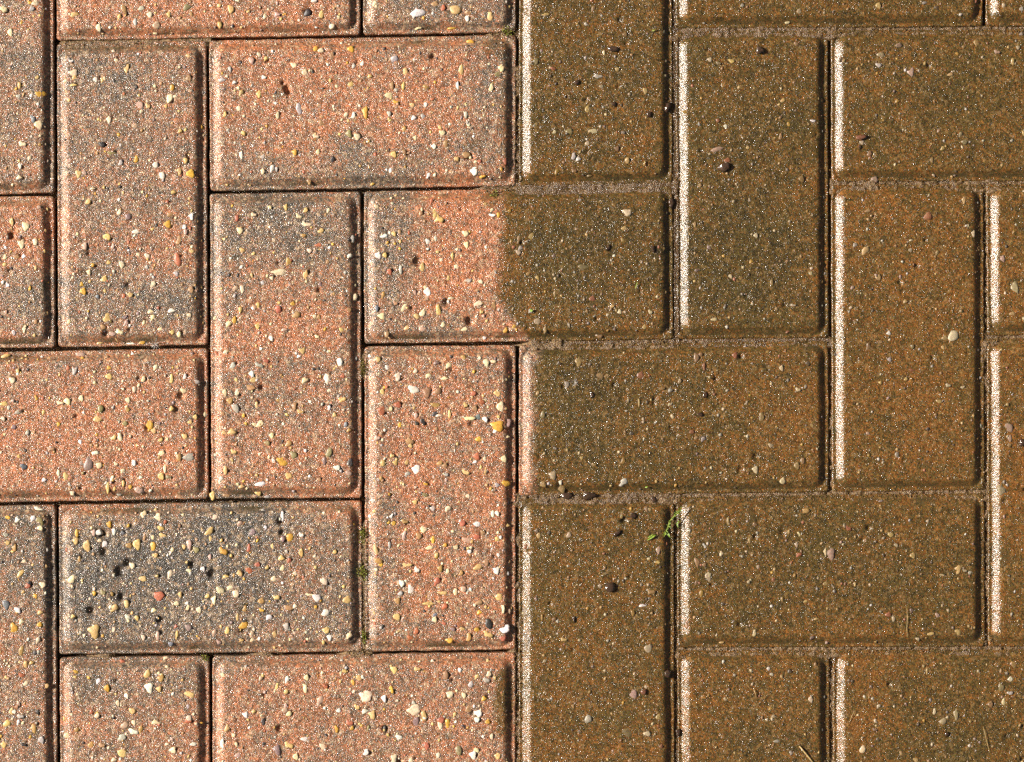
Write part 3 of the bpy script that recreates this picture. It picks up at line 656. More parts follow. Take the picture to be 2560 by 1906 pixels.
LAB = {
    (0, 0): 'pinkish clean paver at the left edge with a grey and a cream pebble side by side',
    (1, 0): 'orange clean paver lying along the top edge of the picture',
    (3, -1): 'greyish clean paver at the top edge with the big white and big ochre pebbles',
    (1, 1): 'upright clean paver, grey at the top and pink in its middle',
    (2, 1): 'bright orange clean paver lying level with a deep hole near its left end',
    (-1, 2): 'orange clean paver end cut off by the left edge',
    (2, 2): 'upright clean paver, grey top end and orange lower half',
    (3, 2): 'half cleaned paver, orange on its left end and brown film on its right',
    (0, 3): 'salmon clean paver with an oval pink-grey pebble',
    (3, 3): 'upright orange clean paver beside the moss tufts',
    (4, 3): 'dirty paver with a narrow cleaned orange strip along its left edge',
    (0, 4): 'grey clean upright paver at the lower left edge with an olive stone',
    (1, 4): 'blue-grey clean paver full of yellow pebbles and dark holes',
    (1, 5): 'clean paver cut by the bottom edge with a long yellow pebble at its right',
    (2, 5): 'orange clean paver lying along the bottom edge',
    (4, 0): 'dirty upright paver at the top with a white chip in its middle',
    (5, 0): 'dirty paver lying along the top edge',
    (5, 1): 'dirty upright paver carrying a glossy dark clod',
    (6, 1): 'dirty olive paver at the upper right edge with a small red-brown stone',
    (6, 2): 'rust brown upright paver with a tan pebble near its upper left',
    (7, 3): 'rust brown paver cut off by the right edge',
    (7, 2): 'short end of a dirty paver at the right edge with a cream pebble',
    (4, 4): 'dirty upright paver beneath the green sprig, olive towards the bottom',
    (5, 4): 'dark brown paver lying level to the right of the green sprig',
    (5, 5): 'dirty paver at the bottom edge crossed by a straw',
    (6, 5): 'dirty paver in the lower right corner with an upright cream chip',
}
pavers = []
for i in range(-3, 11):
    for j in range(-3, 9):
        k = (i - j) % 4
        if k == 0 or k == 1:
            if i + (2 if k == 1 else 1) > 12:
                continue
            pavers.append(Paver(i, j, k == 1))
for p in pavers:
    vis = p.visible()
    p.build(M_PAVER, paving, 0.92 if vis else 6.0)
    if (p.i, p.j) in LAB:
        p.obj['label'] = LAB[(p.i, p.j)]
vis_pavers = [p for p in pavers if p.visible()]


def paver_at(px, py, margin=0.0):
    for p in vis_pavers:
        u, v = p.uv(px, py)
        if margin <= u <= 1 - margin and margin <= v <= 1 - margin:
            return p, u, v
    return None


def ico(sub):
    import bmesh
    bm = bmesh.new()
    bmesh.ops.create_icosphere(bm, subdivisions=sub, radius=1.0)
    v = np.array([q.co[:] for q in bm.verts])
    f = np.array([[a.index for a in q.verts] for q in bm.faces])
    bm.free()
    return v, f


IV, IF = ico(2)
IV1, IF1 = ico(1)


def lump(seed, v, rough=.22, cut=3):
    r = np.random.default_rng(seed)
    d = v.copy()
    for _ in range(cut):                            # knock facets off
        n = r.normal(size=3)
        n[2] *= .5
        n /= np.linalg.norm(n)
        lim = r.uniform(.55, .86)
        s = d @ n
        d = d - np.outer(np.clip(s - lim, 0, None), n)
    d += r.normal(size=3) * 0
    d[:, 2] = np.where(d[:, 2] > .42, .42 + (d[:, 2] - .42) * .22, d[:, 2])
    th = np.arctan2(v[:, 1], v[:, 0])
    ph = r.uniform(0, 6.28, 4)
    d[:, :2] *= (1 + .15 * np.sin(2 * th + ph[0]) + .12 * np.sin(3 * th + ph[1]) + .08 * np.sin(5 * th + ph[2]) + .06 * np.sin(7 * th + ph[3]))[:, None]
    low = np.sin(v @ r.normal(size=(3, 3)) * 1.7 + r.uniform(0, 6, 3)).mean(axis=1)
    d *= (1 + rough * low)[:, None]
    return d


VARS = [lump(50 + k, IV, .42, 6) for k in range(14)]
VARM = []
for k, v in enumerate(VARS):
    me = bpy.data.meshes.new('pebble')
    me.from_pydata(v.tolist(), [], IF.tolist())
    for pl in me.polygons:
        pl.use_smooth = True
    me.materials.append(M_STONE)
    VARM.append(me)


def stone_colour(code, px, py, r):
    c = np.array(COLS[code]) * r.uniform(.82, 1.12) * np.array([1, r.uniform(.94, 1.06), r.uniform(.88, 1.12)])
    d = float(dirt_at(np.array([px]), np.array([py]))[0])
    k = d * r.uniform(.45, .78)
    return c * (1 - k) + np.array(FILM) * k


cand = []
for n, (px, py, w, h, code, rot) in enumerate(pebs):
    hit = paver_at(px, py, .004)
    if hit and -15 < px < 2575 and -15 < py < 1921:
        cand.append((w * h, n, hit))
cand.sort(key=lambda q: -q[0])
single = cand[:290]
rest = cand[290:]
prand = np.random.default_rng(5)
for area, n, (p, u, v) in single:
    px, py, w, h, code, rot = pebs[n]
    me = VARM[prand.integers(len(VARM))]
    o = bpy.data.objects.new('pebble', me)
    COL.objects.link(o)
    o.parent = p.obj
    z = float(p.relief(np.array([u]), np.array([v]), False)[0][0]) / 1000
    wx, wy = W(px, py)
    a, b = w * S * .62, h * S * .62
    c = min(a, b) * .5 + .0004
    flat = float(dirt_at(np.array([px]), np.array([py]))[0])
    o.location = (wx - p.obj.location.x, wy - p.obj.location.y, z - c * .38 + .00004)
    o.scale = (a, b, c)
    o.rotation_euler = (prand.uniform(-.12, .12), prand.uniform(-.12, .12), math.radians(rot) + prand.uniform(-.25, .25))
    col = stone_colour(code, px, py, prand)
    o.color = (*col, 1)

# ------------------------------------------------------------------ finer aggregate, one joined mesh in each paver
fine = {id(p): [] for p in vis_pavers}
for area, n, (p, u, v) in rest:
    px, py, w, h, code, rot = pebs[n]
    fine[id(p)].append((px, py, w * S * .62, h * S * .62, code, u, v, rot))
CODES = list('YYYGdCCCCWWSSDDRPTTTV')
for p in vis_pavers:
    n = int(640 * (1.0 if p.c[0] < 1300 else .62))
    for _ in range(n):
        u, v = prand.uniform(.02, .98), prand.uniform(.03, .97)
        px, py = p.px(u, v)
        if not (-12 < px < 2572 and -12 < py < 1918):
            continue
        s = (.00035 + .0012 * prand.random() ** 2.6)
        fine[id(p)].append((px, py, s * prand.uniform(.7, 1.3), s, CODES[prand.integers(len(CODES))], u, v, prand.uniform(0, 180)))
SMALL = [lump(90 + k, IV1, .2, 3) for k in range(10)]
for p in vis_pavers:
    L = fine[id(p)]
    if not L:
        continue
    us, vs = np.array([q[5] for q in L]), np.array([q[6] for q in L])
    zz = p.relief(us, vs, False)[0] / 1000
    V_, F_, C_ = [], [], []
    base = 0
    for k, (px, py, a, b, code, u, v, rot) in enumerate(L):
        big = max(a, b) > .0016
        src, fc = (VARS[k % 14], IF) if big else (SMALL[k % 10], IF1)
        c = min(a, b) * .55 + .0001
        ang = math.radians(rot)
        q = src * (a, b, c)
        x = q[:, 0] * math.cos(ang) - q[:, 1] * math.sin(ang)
        y = q[:, 0] * math.sin(ang) + q[:, 1] * math.cos(ang)
        wx, wy = W(px, py)
        V_.append(np.stack([x + wx - p.obj.location.x, y + wy - p.obj.location.y, q[:, 2] + zz[k] - c * .30], -1))
        F_.append(fc + base)
        base += len(q)
        C_.append(np.tile(np.append(stone_colour(code, px, py, prand), 1.0), (len(q), 1)))
    o = mesh_obj('fine_aggregate', np.concatenate(V_), np.concatenate(F_), M_FINE, p.obj)
    ca = o.data.color_attributes.new('stone_colour', 'FLOAT_COLOR', 'POINT')
    ca.data.foreach_set('color', np.concatenate(C_).astype(np.float32).ravel())
    o['kind'] = 'stuff'

# ------------------------------------------------------------------ sand in the joints: one relief sheet along the joint lines
# orientation, line, from px, to px, level mm, noise mm, half width px, wet 0..1, bias px (+ = below / right of the line)
FILLS = [
    ('v', 4, -20, 175, -7, 1.5, 12, .6, 0), ('v', 4, 175, 240, -3.2, .9, 9, .4, 0), ('v', 4, 250, 480, -4.0, 1.4, 11, .8, 0), ('v', 4, 1240, 1330, -6, 1.5, 8, .6, 2),
    ('v', 4, 1330, 1930, -4.0, 1.6, 12, .6, 2), ('v', 3, 1310, 1640, -3.5, 1.1, 8, .35, 3), ('v', 3, 880, 945, -4.0, 1.2, 7, .5, 0), ('v', 3, 540, 640, -5.2, 1.5, 7, .4, -3),
    ('h', 1, 160, 520, -3.55, .8, 7, .2, 8), ('h', 1, 1225, 1300, -4.2, 1.2, 8, .5, 0), ('h', 5, 250, 275, -3.3, .5, 6, .3, 0), ('h', 5, 655, 680, -3.5, .6, 6, .3, 0), ('h', 5, 870, 930, -3.4, .9, 7, .3, 0),
    ('h', 2, 1210, 1300, -3.9, .9, 10, .55, 2), ('h', 2, 1290, 1690, -2.8, .5, 15, .75, 5), ('h', 3, 1335, 1400, -2.8, 1.0, 10, .35, 4), ('h', 3, 1390, 1700, -3.3, .9, 10, .6, 9), ('h', 3, 1680, 2080, -3.6, .7, 10, .7, 8),
    ('h', 1, 1680, 2090, -3.1, .8, 14, .7, 9), ('h', 1, 2080, 2600, -3.55, .9, 12, .5, 9), ('h', 2, 2075, 2600, -3.6, 1.3, 14, .45, 7), ('h', 3, 2460, 2600, -3.4, 1.2, 14, .45, 6),
    ('h', 4, 1293, 1700, -3.1, 1.0, 13, .6, 6), ('h', 4, 1690, 2475, -3.65, 1.1, 12, .45, 8), ('h', 5, 1690, 2600, -3.75, 1.05, 12, .4, 8),
    ('v', 5, -20, 480, -2.95, .5, 9, 1.0, 1), ('v', 5, 460, 860, -3.0, .5, 9, 1.0, 1), ('v', 5, 1240, 1930, -4.2, .9, 9, .85, 1),
    ('v', 6, 70, 860, -5.6, .8, 8, .9, 1), ('v', 6, 840, 1240, -4.6, 1.5, 11, .6, 1), ('v', 6, 1620, 1930, -4.4, 1.5, 10, .5, 1),
    ('v', 7, -20, 80, -7, .8, 9, .7, 0), ('v', 7, 460, 850, -4.4, 1.6, 11, .5, 2), ('v', 7, 850, 1240, -4.2, 1.6, 12, .55, 3), ('v', 7, 1230, 1640, -4.2, 1.5, 11, .45, 2),
]
SEG = []                                                     # every joint segment: (orientation, line, from, to)
SEEN = set()
for p in pavers:
    a, b = (2, 1) if p.horiz else (1, 2)
    for key in (('v', p.i, p.j, b), ('v', p.i + a, p.j, b), ('h', p.j, p.i, a), ('h', p.j + b, p.i, a)):
        for s in range(key[3]):
            SEEN.add((key[0], key[1], key[2] + s))


def sheet(orient, line, a, b):
    """relief strip along one unit of joint"""
    step = 3.1
    n = int((b - a) / step) + 1
    half = 27.0
    m = int(2 * half / step) + 1
    s = np.linspace(a - 1.2, b + 1.2, n + 1)
    t = np.linspace(-half, half, m + 1)
    SS, TT = np.meshgrid(s, t)
    if orient == 'v':
        PY = SS
        PX = vline(line, SS) + TT
    else:
        PX = SS
        PY = hline(line, SS) + TT
    lvl = np.full(PX.shape, -12.5)
    wet = np.full(PX.shape, .6)
    for o2, l2, f, g_, level, amp, hw, w_, bias in FILLS:
        if o2 == 'v':
            tt, ss = PX - vline(l2, PY) - bias, PY
        else:
            tt, ss = PY - hline(l2, PX) - bias, PX
        if tt.min() > 60 or tt.max() < -60:
            continue
        along = np.minimum(ss - f, g_ - ss) / 16.0 + fbm(PX, PY, 12, 613, 2) * .6
        z = level + amp * (fbm(PX, PY, 34, 601, 2) * .7 + fbm(PX, PY, 9, 605, 2) * 1.0)
        z = z - np.clip((np.abs(tt) - hw) / 6.0, 0, None) ** 1.5 * 1.5 + np.clip(along, -3, 0) * 3.0
        if o2 == 'h':                                        # sand banked against the chamfer below the joint
            z = z + np.clip(tt / 20.0, 0, 1) * (.75 + amp * .3)
        if o2 == 'v' and w_ > .8:                            # drying cracks down the middle of the mud
            for off in (-3.5, 3.0):
                z = z - .9 * np.exp(-((tt - off - fbm(ss, ss * 0 + off, 26, 641, 2) * 4) / 1.6) ** 2)
        lvl = np.where(z > lvl, z, lvl)
        wet = np.where(z >= lvl - 1e-6, np.clip(w_ + fbm(PX, PY, 25, 607, 2) * .3, 0, 1), wet)
    lvl = lvl + fbm(PX, PY, 5.5, 609, 2) * .16
    return PX, PY, lvl, wet


SV, SF, SW = [], [], []
base = 0
for (o2, line, unit) in sorted(SEEN):
    if o2 == 'v':
        a, b = float(hline(unit, np.float64(VX[line]))), float(hline(unit + 1, np.float64(VX[line])))
        cx, cy = VX[line], (a + b) / 2
    else:
        a, b = VX[unit], VX[unit + 1]
        cx, cy = (a + b) / 2, float(hline(line, np.float64((a + b) / 2)))
    if not (-260 < cx < 2820 and -260 < cy < 2166):
        continue
    PX, PY, lvl, wet = sheet(o2, line, a, b)
    wx, wy = W(PX, PY)
    if o2 == 'h':
        lvl = lvl - .03
    m, n = PX.shape
    SV.append(np.stack([wx, wy, lvl / 1000], -1).reshape(-1, 3))
    idx = np.arange(m * n).reshape(m, n) + base
    q = np.stack([idx[1:, :-1], idx[1:, 1:], idx[:-1, 1:], idx[:-1, :-1]], -1).reshape(-1, 4)
    if o2 == 'v':
        q = q[:, ::-1]
    SF.append(q)
    SW.append(wet.reshape(-1))
    base += m * n
sand = mesh_obj('jointing_sand', np.concatenate(SV), np.concatenate(SF), M_SAND)
at = sand.data.attributes.new('wet', 'FLOAT', 'POINT')
at.data.foreach_set('value', np.concatenate(SW).astype(np.float32))
describe(sand, 'brown silty sand packed in the joints between the pavers', 'sand', kind='stuff')


# loose grains on and beside the filled joints, and grit washed over the dirty faces
def grains(name, pts, sizes, cols, label):
    o8 = np.array([(1, 0, 0), (-1, 0, 0), (0, 1, 0), (0, -1, 0), (0, 0, 1), (0, 0, -1)], float)
    f8 = np.array([(0, 2, 4), (2, 1, 4), (1, 3, 4), (3, 0, 4), (2, 0, 5), (1, 2, 5), (3, 1, 5), (0, 3, 5)])
    N = len(pts)
    r = np.random.default_rng(77)
    sh = o8[None] * r.uniform(.65, 1.25, (N, 6, 1)) * sizes[:, None, None]
    A = r.uniform(0, 6.28, N)
    B = r.uniform(-.6, .6, N)
    x = sh[..., 0] * np.cos(B)[:, None] + sh[..., 2] * np.sin(B)[:, None]
    z = -sh[..., 0] * np.sin(B)[:, None] + sh[..., 2] * np.cos(B)[:, None]
    y = sh[..., 1]
    X = x * np.cos(A)[:, None] - y * np.sin(A)[:, None]
    Y = x * np.sin(A)[:, None] + y * np.cos(A)[:, None]
    V_ = np.stack([X, Y, z], -1) + pts[:, None, :]
    F_ = (f8[None] + (np.arange(N) * 6)[:, None, None]).reshape(-1, 3)
    ob = mesh_obj(name, V_.reshape(-1, 3), F_, M_FINE, smooth=False)
    ca = ob.data.color_attributes.new('stone_colour', 'FLOAT_COLOR', 'POINT')
    C_ = np.repeat(np.concatenate([cols, np.ones((N, 1))], 1), 6, axis=0)
    ca.data.foreach_set('color', C_.astype(np.float32).ravel())
    describe(ob, label, 'sand', kind='stuff')
    return ob


gp, gs, gc = [], [], []
gr_ = np.random.default_rng(31)
DENS = {0.3: 1.0, 0.35: 1.0, .4: .9, .45: .5, .5: .5, .55: .5}
for o2, l2, f, g_, level, amp, hw, w_, bias in FILLS:
    if level < -4.5:
        continue
    n = int((g_ - f) * (2.1 if amp >= .9 else .7 if amp > .5 else .25))
    ss = gr_.uniform(f, g_, n)
    tt = gr_.normal(bias, hw * .75, n)
    if o2 == 'v':
        PX, PY = vline(l2, ss) + tt, ss
    else:
        PX, PY = ss, hline(l2, ss) + tt
    clump = fbm(PX, PY, 22, 777, 2)
    keep = clump > gr_.uniform(-.6, .5, n)
    PX, PY = PX[keep], PY[keep]
    for x, y in zip(PX, PY):
        if not (-10 < x < 2570 and -10 < y < 1916):
            continue
        hit = paver_at(x, y)
        z = -3.2
        if hit:
            z = max(float(hit[0].relief(np.array([hit[1]]), np.array([hit[2]]), False)[0][0]), level - .3)
        else:
            z = level + gr_.uniform(-.3, .5)
        s = .00016 + .00042 * gr_.random() ** 2
        wx, wy = W(x, y)
        gp.append((wx, wy, z / 1000 + s * .5))
        gs.append(s)
        k = gr_.uniform(.6, 1.35)
        gc.append((.19 * k, .118 * k, .048 * k))
grains('loose_sand', np.array(gp), np.array(gs), np.array(gc), 'loose tan sand grains scattered along the filled joints')

gp, gs, gc = [], [], []
for p in vis_pavers:
    if p.c[0] < 1150:
        continue
    n = 420
    us, vs = gr_.uniform(.03, .97, n), gr_.uniform(.04, .96, n)
    z, t, px, py, dirt = p.relief(us, vs, False)
    ok = (dirt > .6) & (px > -8) & (px < 2568) & (py > -8) & (py < 1914)
    for x, y, zz in zip(px[ok], py[ok], z[ok]):
        s = .00016 + .0004 * gr_.random() ** 3
        wx, wy = W(x, y)
        gp.append((wx, wy, zz / 1000 + s * .35))
        gs.append(s)
        k = gr_.uniform(.35, 1.5)
        gc.append((.17 * k, .105 * k, .05 * k))
grains('fine_grit', np.array(gp), np.array(gs), np.array(gc), 'fine wet grit lying over the dirty brown pavers')


# ------------------------------------------------------------------ small things lying about
def top_z(px, py):
    hit = paver_at(px, py)
    if not hit:
        return -.0032
    return max(float(hit[0].relief(np.array([hit[1]]), np.array([hit[2]]), False)[0][0]) / 1000, -.0033)


def tube(path, radii, sides=6):
    path = np.array(path, float)
    V_, F_ = [], []
    for k, q in enumerate(path):
        d = path[min(k + 1, len(path) - 1)] - path[max(k - 1, 0)]
        d /= (np.linalg.norm(d) + 1e-12)
        a = np.cross(d, (0, 0, 1.0))
        if np.linalg.norm(a) < 1e-4:
            a = np.array([1.0, 0, 0])
        a /= np.linalg.norm(a)
        b = np.cross(d, a)
        for s in range(sides):
            t = 2 * math.pi * s / sides
            V_.append(q + radii[k] * (a * math.cos(t) + b * math.sin(t)))
    for k in range(len(path) - 1):
        for s in range(sides):
            s2 = (s + 1) % sides
            F_.append([k * sides + s, k * sides + s2, (k + 1) * sides + s2, (k + 1) * sides + s])
    F_.append(list(range(sides))[::-1])
    F_.append([(len(path) - 1) * sides + s for s in range(sides)])
    return V_, F_


def empty(name, px, py, z):
    o = bpy.data.objects.new(name, None)
    COL.objects.link(o)
    wx, wy = W(px, py)
    o.location = (wx, wy, z)
    return o


CLODS = [  # px, py, w, h, rot, material, label
    (1811, 419, 32, 20, -15, M_MUD, 'glossy dark mud clod alone in the middle of its upright dirty paver'),
    (1899, 127, 20, 18, 0, M_MUD, 'round dark clod just below the sandy joint near the top'),
    (2150, 346, 24, 13, 10, M_GRITSTONE, 'flat red-brown stone lying on the olive dirty paver'),
    (2148, 369, 14, 9, 0, M_MUD, 'tiny dark crumb just below the flat red-brown stone'),
    (1671, 270, 22, 24, 0, M_MUD, 'largest wet lump sitting in the muddy upright joint'),
    (1534, 262, 12, 14, 0, M_MUD, 'small dark crumb on the dirty paver left of the muddy joint'),
    (1535, 125, 24, 15, -20, M_MUD, 'low brown clod above the white chip on its paver'),
    (1623, 288, 12, 16, 0, M_MUD, 'dark crumb a finger left of the largest joint lump'),
    (1442, 207, 13, 12, 0, M_MUD, 'dark round crumb to the left of the white chip'),
    (1524, 1468, 32, 22, 5, M_MUD, 'wide glossy clod above the white splinter on the lower dirty paver'),
    (1608, 1729, 15, 17, 0, M_GRITSTONE, 'small red-brown bead on the lower olive paver'),
    (1582, 1290, 14, 20, 30, M_MUD, 'elongated clod at the upper end of the groove left of the green sprig'),
    (1543, 1332, 20, 14, 40, M_MUD, 'clod at the lower end of the groove left of the green sprig'),
    (1761, 988, 10, 15, 0, M_MUD, 'small dark crumb near the top edge of the level dirty paver'),
    (1749, 1036, 18, 11, 0, M_MUD, 'flat dark crumb in the upper right part of the level dirty paver'),
    (1480, 988, 12, 20, 35, M_MUD, 'slanted dark crumb in the upper left part of the level dirty paver'),
    (2552, 1107, 16, 16, 0, M_MUD, 'dark clod on the paver cut off at the right edge'),
    (2366, 1834, 15, 10, 0, M_MUD, 'dark crumb on the lower right corner paver below the cream chip'),
    (1679, 510, 14, 22, 0, M_MUD, 'wet lump in the muddy joint level with the top of the half cleaned paver'),
    (1632, 623, 14, 14, 0, M_MUD, 'dark crumb at the right end of the half cleaned paver'),
    (1470, 1238, 50, 18, 4, M_MUD, 'ragged ridge of wet mud in the level joint left of the sprig'),
    (1420, 1239, 26, 16, 0, M_MUD, 'wet mud lump at the left end of the ragged ridge'),
    (1633, 1250, 14, 20, 0, M_MUD, 'wet mud lump in the joint just above and left of the sprig'),
    (1520, 620, 13, 12, 0, M_MUD, 'glossy bead in the middle of the brown half of the half cleaned paver'),
    (1668, 1684, 16, 22, 0, M_MUD, 'dark lump in the lower upright joint left of the bottom paver'),
    (1695, 1832, 14, 16, 0, M_MUD, 'dark lump in the upright joint near the bottom edge'),
    (1435, 1545, 8, 16, 0, M_MUD, 'narrow glossy crumb on the lower dirty upright paver'),
    (1399, 860, 26, 14, 0, M_SAND, 'sandy crumb pile at the left end of the sand filled level joint'),
]
for n, (px, py, w, h, rot, mt, lab) in enumerate(CLODS):
    v = lump(200 + n, IV, .42, 5)
    a, b = w * S * .55, h * S * .55
    c = min(a, b) * .72
    r2 = math.radians(rot)
    q = v * (a, b, c)
    rr = np.random.default_rng(n)
    q *= (1 + .12 * rr.normal(size=len(q)))[:, None]
    x = q[:, 0] * math.cos(r2) - q[:, 1] * math.sin(r2)
    y = q[:, 0] * math.sin(r2) + q[:, 1] * math.cos(r2)
    wx, wy = W(px, py)
    name = 'mud_clod' if mt is M_MUD else 'sand_crumb' if mt is M_SAND else 'small_stone'
    o = mesh_obj(name, np.stack([x, y, q[:, 2]], -1), IF, mt, loc=(wx, wy, top_z(px, py) + c * .45))
    describe(o, lab, {'mud_clod': 'mud clod', 'sand_crumb': 'sand crumb', 'small_stone': 'stone'}[name], 'crumbs lying on the paving')


def moss(px, py, w, h, n, mats, label, zt):
    root = empty('moss_tuft', px, py, zt)
    r = np.random.default_rng(int(px * 3 + py))
    for mt, nm, share in ((mats[0], 'moss_leaves', .7), (mats[1], 'moss_base', .6)):
        V_, F_ = [], []
        for _ in range(int(n * share)):
            x, y = r.normal(0, w * S * .32), r.normal(0, h * S * .32)
            L = r.uniform(.0007, .0018)
            a = r.uniform(0, 6.28)
            lean = r.uniform(.2, 1.1)
            d = np.array([math.cos(a) * lean, math.sin(a) * lean, 1.0])
            d /= np.linalg.norm(d)
            s = np.cross(d, (0, 0, 1.0))
            s /= np.linalg.norm(s) + 1e-9
            wd = L * .2
            z0 = r.uniform(-.0006, .0006) - (x * x + y * y) / (w * S) * .12
            p0 = np.array([x, y, z0])
            k = len(V_)
            up = np.cross(s, d)
            V_ += [p0 - s * wd, p0 + s * wd, p0 + d * L * .6 + s * wd * .8, p0 + d * L * .6 - s * wd * .8, p0 + d * L, p0 + d * L * .4 + up * wd * .6]
            F_ += [[k, k + 1, k + 5], [k + 1, k + 2, k + 5], [k + 2, k + 4, k + 3], [k + 3, k + 5, k + 2], [k, k + 5, k + 3]]
        mesh_obj(nm, V_, F_, mt, root, smooth=False)
    describe(root, label, 'moss', 'moss tufts in the joints')


moss(906, 1337, 14, 34, 150, (M_MOSS, M_MOSS_OLD), 'uppermost of the three green moss tufts in the joint right of the grey paver', -.0028)
moss(905, 1431, 20, 30, 170, (M_MOSS, M_MOSS_OLD), 'widest green moss tuft, middle of the three right of the grey paver', -.0028)
moss(910, 1592, 10, 34, 120, (M_MOSS, M_MOSS_OLD), 'lowest green moss tuft just above the level joint end', -.0028)
moss(908, 918, 16, 70, 260, (M_MOSS_OLD, M_MOSS_OLD), 'long brown moss tuft below the corner of the half cleaned paver', -.0033)
moss(1266, 79, 26, 16, 130, (M_MOSS_OLD, M_MOSS), 'olive moss tuft in the joint corner at the top of the clean half', -.0030)
moss(1237, 492, 22, 26, 90, (M_MOSS_OLD, M_MOSS), 'yellowish moss speck on the upper chamfer of the half cleaned paver', -.0022)
moss(512, 1645, 14, 12, 50, (M_MOSS_OLD, M_MOSS), 'tiny moss speck at the corner above the bottom clean pavers', -.0028)


def leaf(V_, F_, a, b, wd, zlift=.0004):
    a, b = np.array(a), np.array(b)
    d = b - a
    s = np.array([-d[1], d[0], 0])
    s /= np.linalg.norm(s) + 1e-9
    k = len(V_)
    for f, ww, zz in ((0, .25, 0), (.35, 1, zlift), (.7, .8, zlift * 1.2), (1, .08, zlift * .4)):
        c = a + d * f + np.array([0, 0, zz])
        V_ += [c - s * wd * ww, c + np.array([0, 0, -wd * .5]), c + s * wd * ww]
    for q in range(3):
        o2 = k + q * 3
        F_ += [[o2, o2 + 1, o2 + 4, o2 + 3], [o2 + 1, o2 + 2, o2 + 5, o2 + 4]]


def zpx(cx, cy):
    ox, oy = W(cx, cy)
    return lambda x, y, z: (W(x, y)[0] - ox, W(x, y)[1] - oy, z)


# green sprig, points read off the photograph
sx, sy = 1675, 1305
root = empty('green_sprig', sx, sy, -.001)
describe(root, 'bright green mossy sprig lying across the muddy joint corner', 'sprig')
P = zpx(sx, sy)
path = [P(1703, 1267, .0052), P(1694, 1278, .0048), P(1688, 1285, .0043), P(1679, 1296, .0036), P(1672, 1305, .0030), P(1669, 1318, .0022), P(1664, 1330, .0016), P(1660, 1337, .0008)]
V_, F_ = tube(path, [.0002, .00032, .00042, .00042, .00038, .00036, .00032, .0002])
mesh_obj('stem', V_, F_, M_MOSS, root)
r = np.random.default_rng(4)
V_, F_ = [], []
for k in range(len(path) - 1):
    for _ in range(8):
        f = r.random()
        a = np.array(path[k]) * (1 - f) + np.array(path[k + 1]) * f
        ang = r.uniform(0, 6.28)
        L = r.uniform(.0007, .0019)
        leaf(V_, F_, a, a + np.array([math.cos(ang) * L, math.sin(ang) * L, r.uniform(-.0003, .0008)]), .00022)
for a, b in (((1667, 1335), (1675, 1344)), ((1669, 1332), (1673, 1342)), ((1690, 1305), (1694, 1319)), ((1696, 1300), (1692, 1310)), ((1672, 1309), (1677, 1306)), ((1673, 1316), (1677, 1318))):
    leaf(V_, F_, P(a[0], a[1], .0016), P(b[0], b[1], .0022), .00042)
mesh_obj('leaves', V_, F_, M_LEAF, root)


def scrap(name, pts, wd, mt, label, cat, group, lift=.0008):
    cx, cy = np.mean([q[0] for q in pts]), np.mean([q[1] for q in pts])
    z = max(top_z(q[0], q[1]) for q in pts)
    P = zpx(cx, cy)
    V_, F_ = [], []
    for k in range(0, len(pts) - 1):
        leaf(V_, F_, P(pts[k][0], pts[k][1], .0002), P(pts[k + 1][0], pts[k + 1][1], .0005), wd)
    ox, oy = W(cx, cy)
    o = mesh_obj(name, V_, F_, mt, loc=(ox, oy, z + lift))
    describe(o, label, cat, group)


scrap('leaf_scrap', [(1617, 1350), (1640, 1335)], .0007, M_LEAF, 'light green leaf scrap left of the sprig', 'leaf scrap', 'green scraps on the dirty pavers')
scrap('leaf_scrap', [(1618, 1344), (1634, 1333)], .0004, M_LEAF, 'thin green blade touching the leaf scrap left of the sprig', 'leaf scrap', 'green scraps on the dirty pavers')
scrap('leaf_scrap', [(1612, 1219), (1619, 1216)], .0005, M_LEAF, 'tiny green fleck on the chamfer above the sprig', 'leaf scrap', 'green scraps on the dirty pavers')
scrap('leaf_scrap', [(1586, 724), (1593, 703)], .0005, M_MOSS, 'dull green sliver on the brown half of the half cleaned paver', 'leaf scrap', 'green scraps on the dirty pavers')
scrap('leaf_scrap', [(1324, 778), (1332, 776)], .0009, M_LEAF, 'round green dot at the lower left of the film covered part', 'leaf scrap', 'green scraps on the dirty pavers')
scrap('leaf_scrap', [(1629, 80), (1637, 77)], .0006, M_MOSS, 'tiny green dot on the top dirty upright paver', 'leaf scrap', 'green scraps on the dirty pavers')


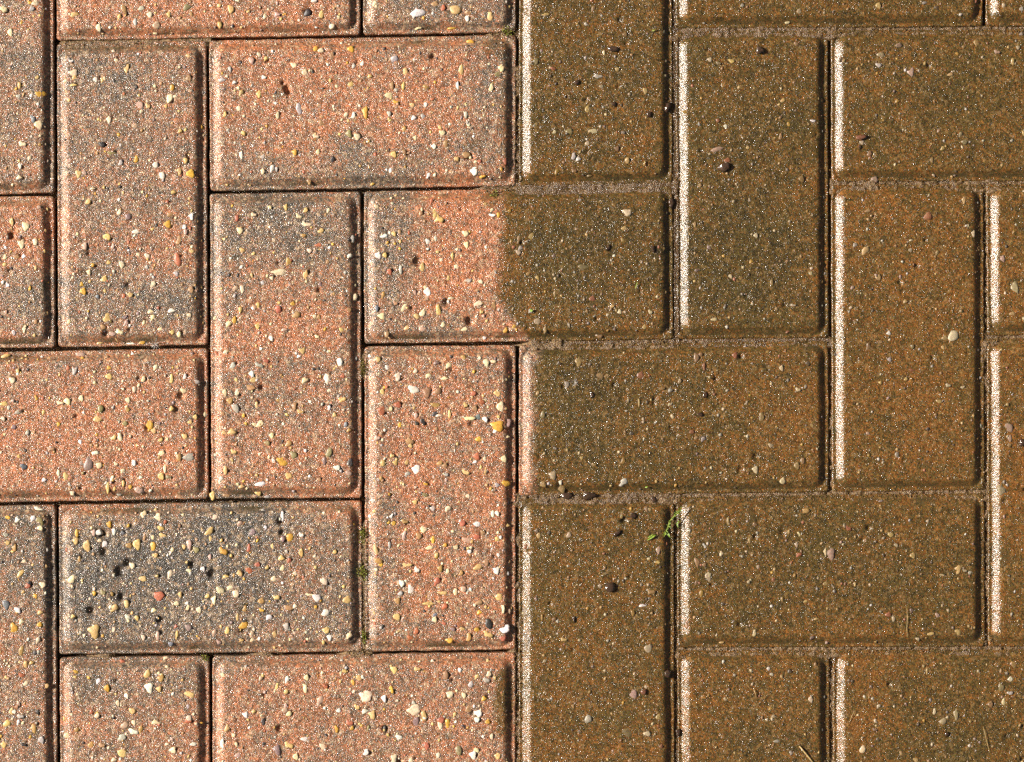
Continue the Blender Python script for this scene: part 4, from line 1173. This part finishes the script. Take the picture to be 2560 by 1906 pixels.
def stem(name, pts, r0, mt, label, cat, group, lift=.0009):
    cx, cy = pts[0]
    z = max(top_z(q[0], q[1]) for q in pts if q[1] < 1910)
    P = zpx(cx, cy)
    path = [P(x, y, lift * (1 + .5 * math.sin(2.2 * k))) for k, (x, y) in enumerate(pts)]
    V_, F_ = tube(path, [r0 * (.6 + .4 * math.sin(math.pi * (k + .6) / len(path))) for k in range(len(path))])
    ox, oy = W(cx, cy)
    o = mesh_obj(name, V_, F_, mt, loc=(ox, oy, z))
    describe(o, label, cat, group)


SG = 'stray stems on the paving'
stem('straw', [(1997, 1864), (2010, 1879), (2024, 1896), (2040, 1916)], .00055, M_STRAW, 'pale straw slanting off the bottom edge', 'straw', SG)
stem('straw', [(2265, 1520), (2266, 1545), (2265, 1570), (2266, 1592)], .00018, M_STRAW, 'hair thin upright stem in the lower right dirty paver', 'stem', SG)
stem('straw', [(2455, 1815), (2461, 1840), (2467, 1862), (2471, 1880)], .00016, M_STRAW, 'hair thin stem leaning in the bottom right corner', 'stem', SG)
stem('straw', [(2136, 1774), (2128, 1787), (2122, 1804)], .00016, M_STRAW, 'hair thin stem beside the white edged upright joint at the bottom', 'stem', SG)
stem('straw', [(1883, 1722), (1887, 1732), (1890, 1742)], .0003, M_STRAW, 'short straw bit on the bottom dirty paver left of the pale straw', 'straw', SG)
stem('straw', [(1612, 404), (1609, 416)], .0004, M_STRAW, 'short straw bit at the lower end of the top dirty upright paver', 'straw', SG)
stem('straw', [(290, 846), (295, 853), (298, 858)], .0003, M_STRAW, 'short yellow fibre at the lower edge of the grey and pink clean paver', 'straw', SG)


def fluff(px, py, n, L, label):
    z = top_z(px, py) + .0008
    V_, F_ = [], []
    r = np.random.default_rng(int(px))
    for k in range(n):
        a = r.uniform(0, 6.28)
        e = r.uniform(.0, .9)
        l2 = L * r.uniform(.4, 1)
        d = np.array([math.cos(a) * math.cos(e), math.sin(a) * math.cos(e), math.sin(e)])
        v, f = tube([(0, 0, 0), tuple(d * l2 * .5), tuple(d * l2 + np.array([0, 0, -.0002]))], [.00007, .00006, .00003], 3)
        F_ += [[q + len(V_) for q in ff] for ff in f]
        V_ += v
    wx, wy = W(px, py)
    o = mesh_obj('seed_fluff', V_, F_, M_FLUFF, loc=(wx, wy, z))
    describe(o, label, 'seed fluff', 'white seed fluff')


fluff(388, 861, 26, .0055, 'white star of seed fluff at the bottom edge of the grey and pink clean paver')
fluff(1437, 958, 20, .0045, 'white star of seed fluff on the dirty paver with the cleaned strip')
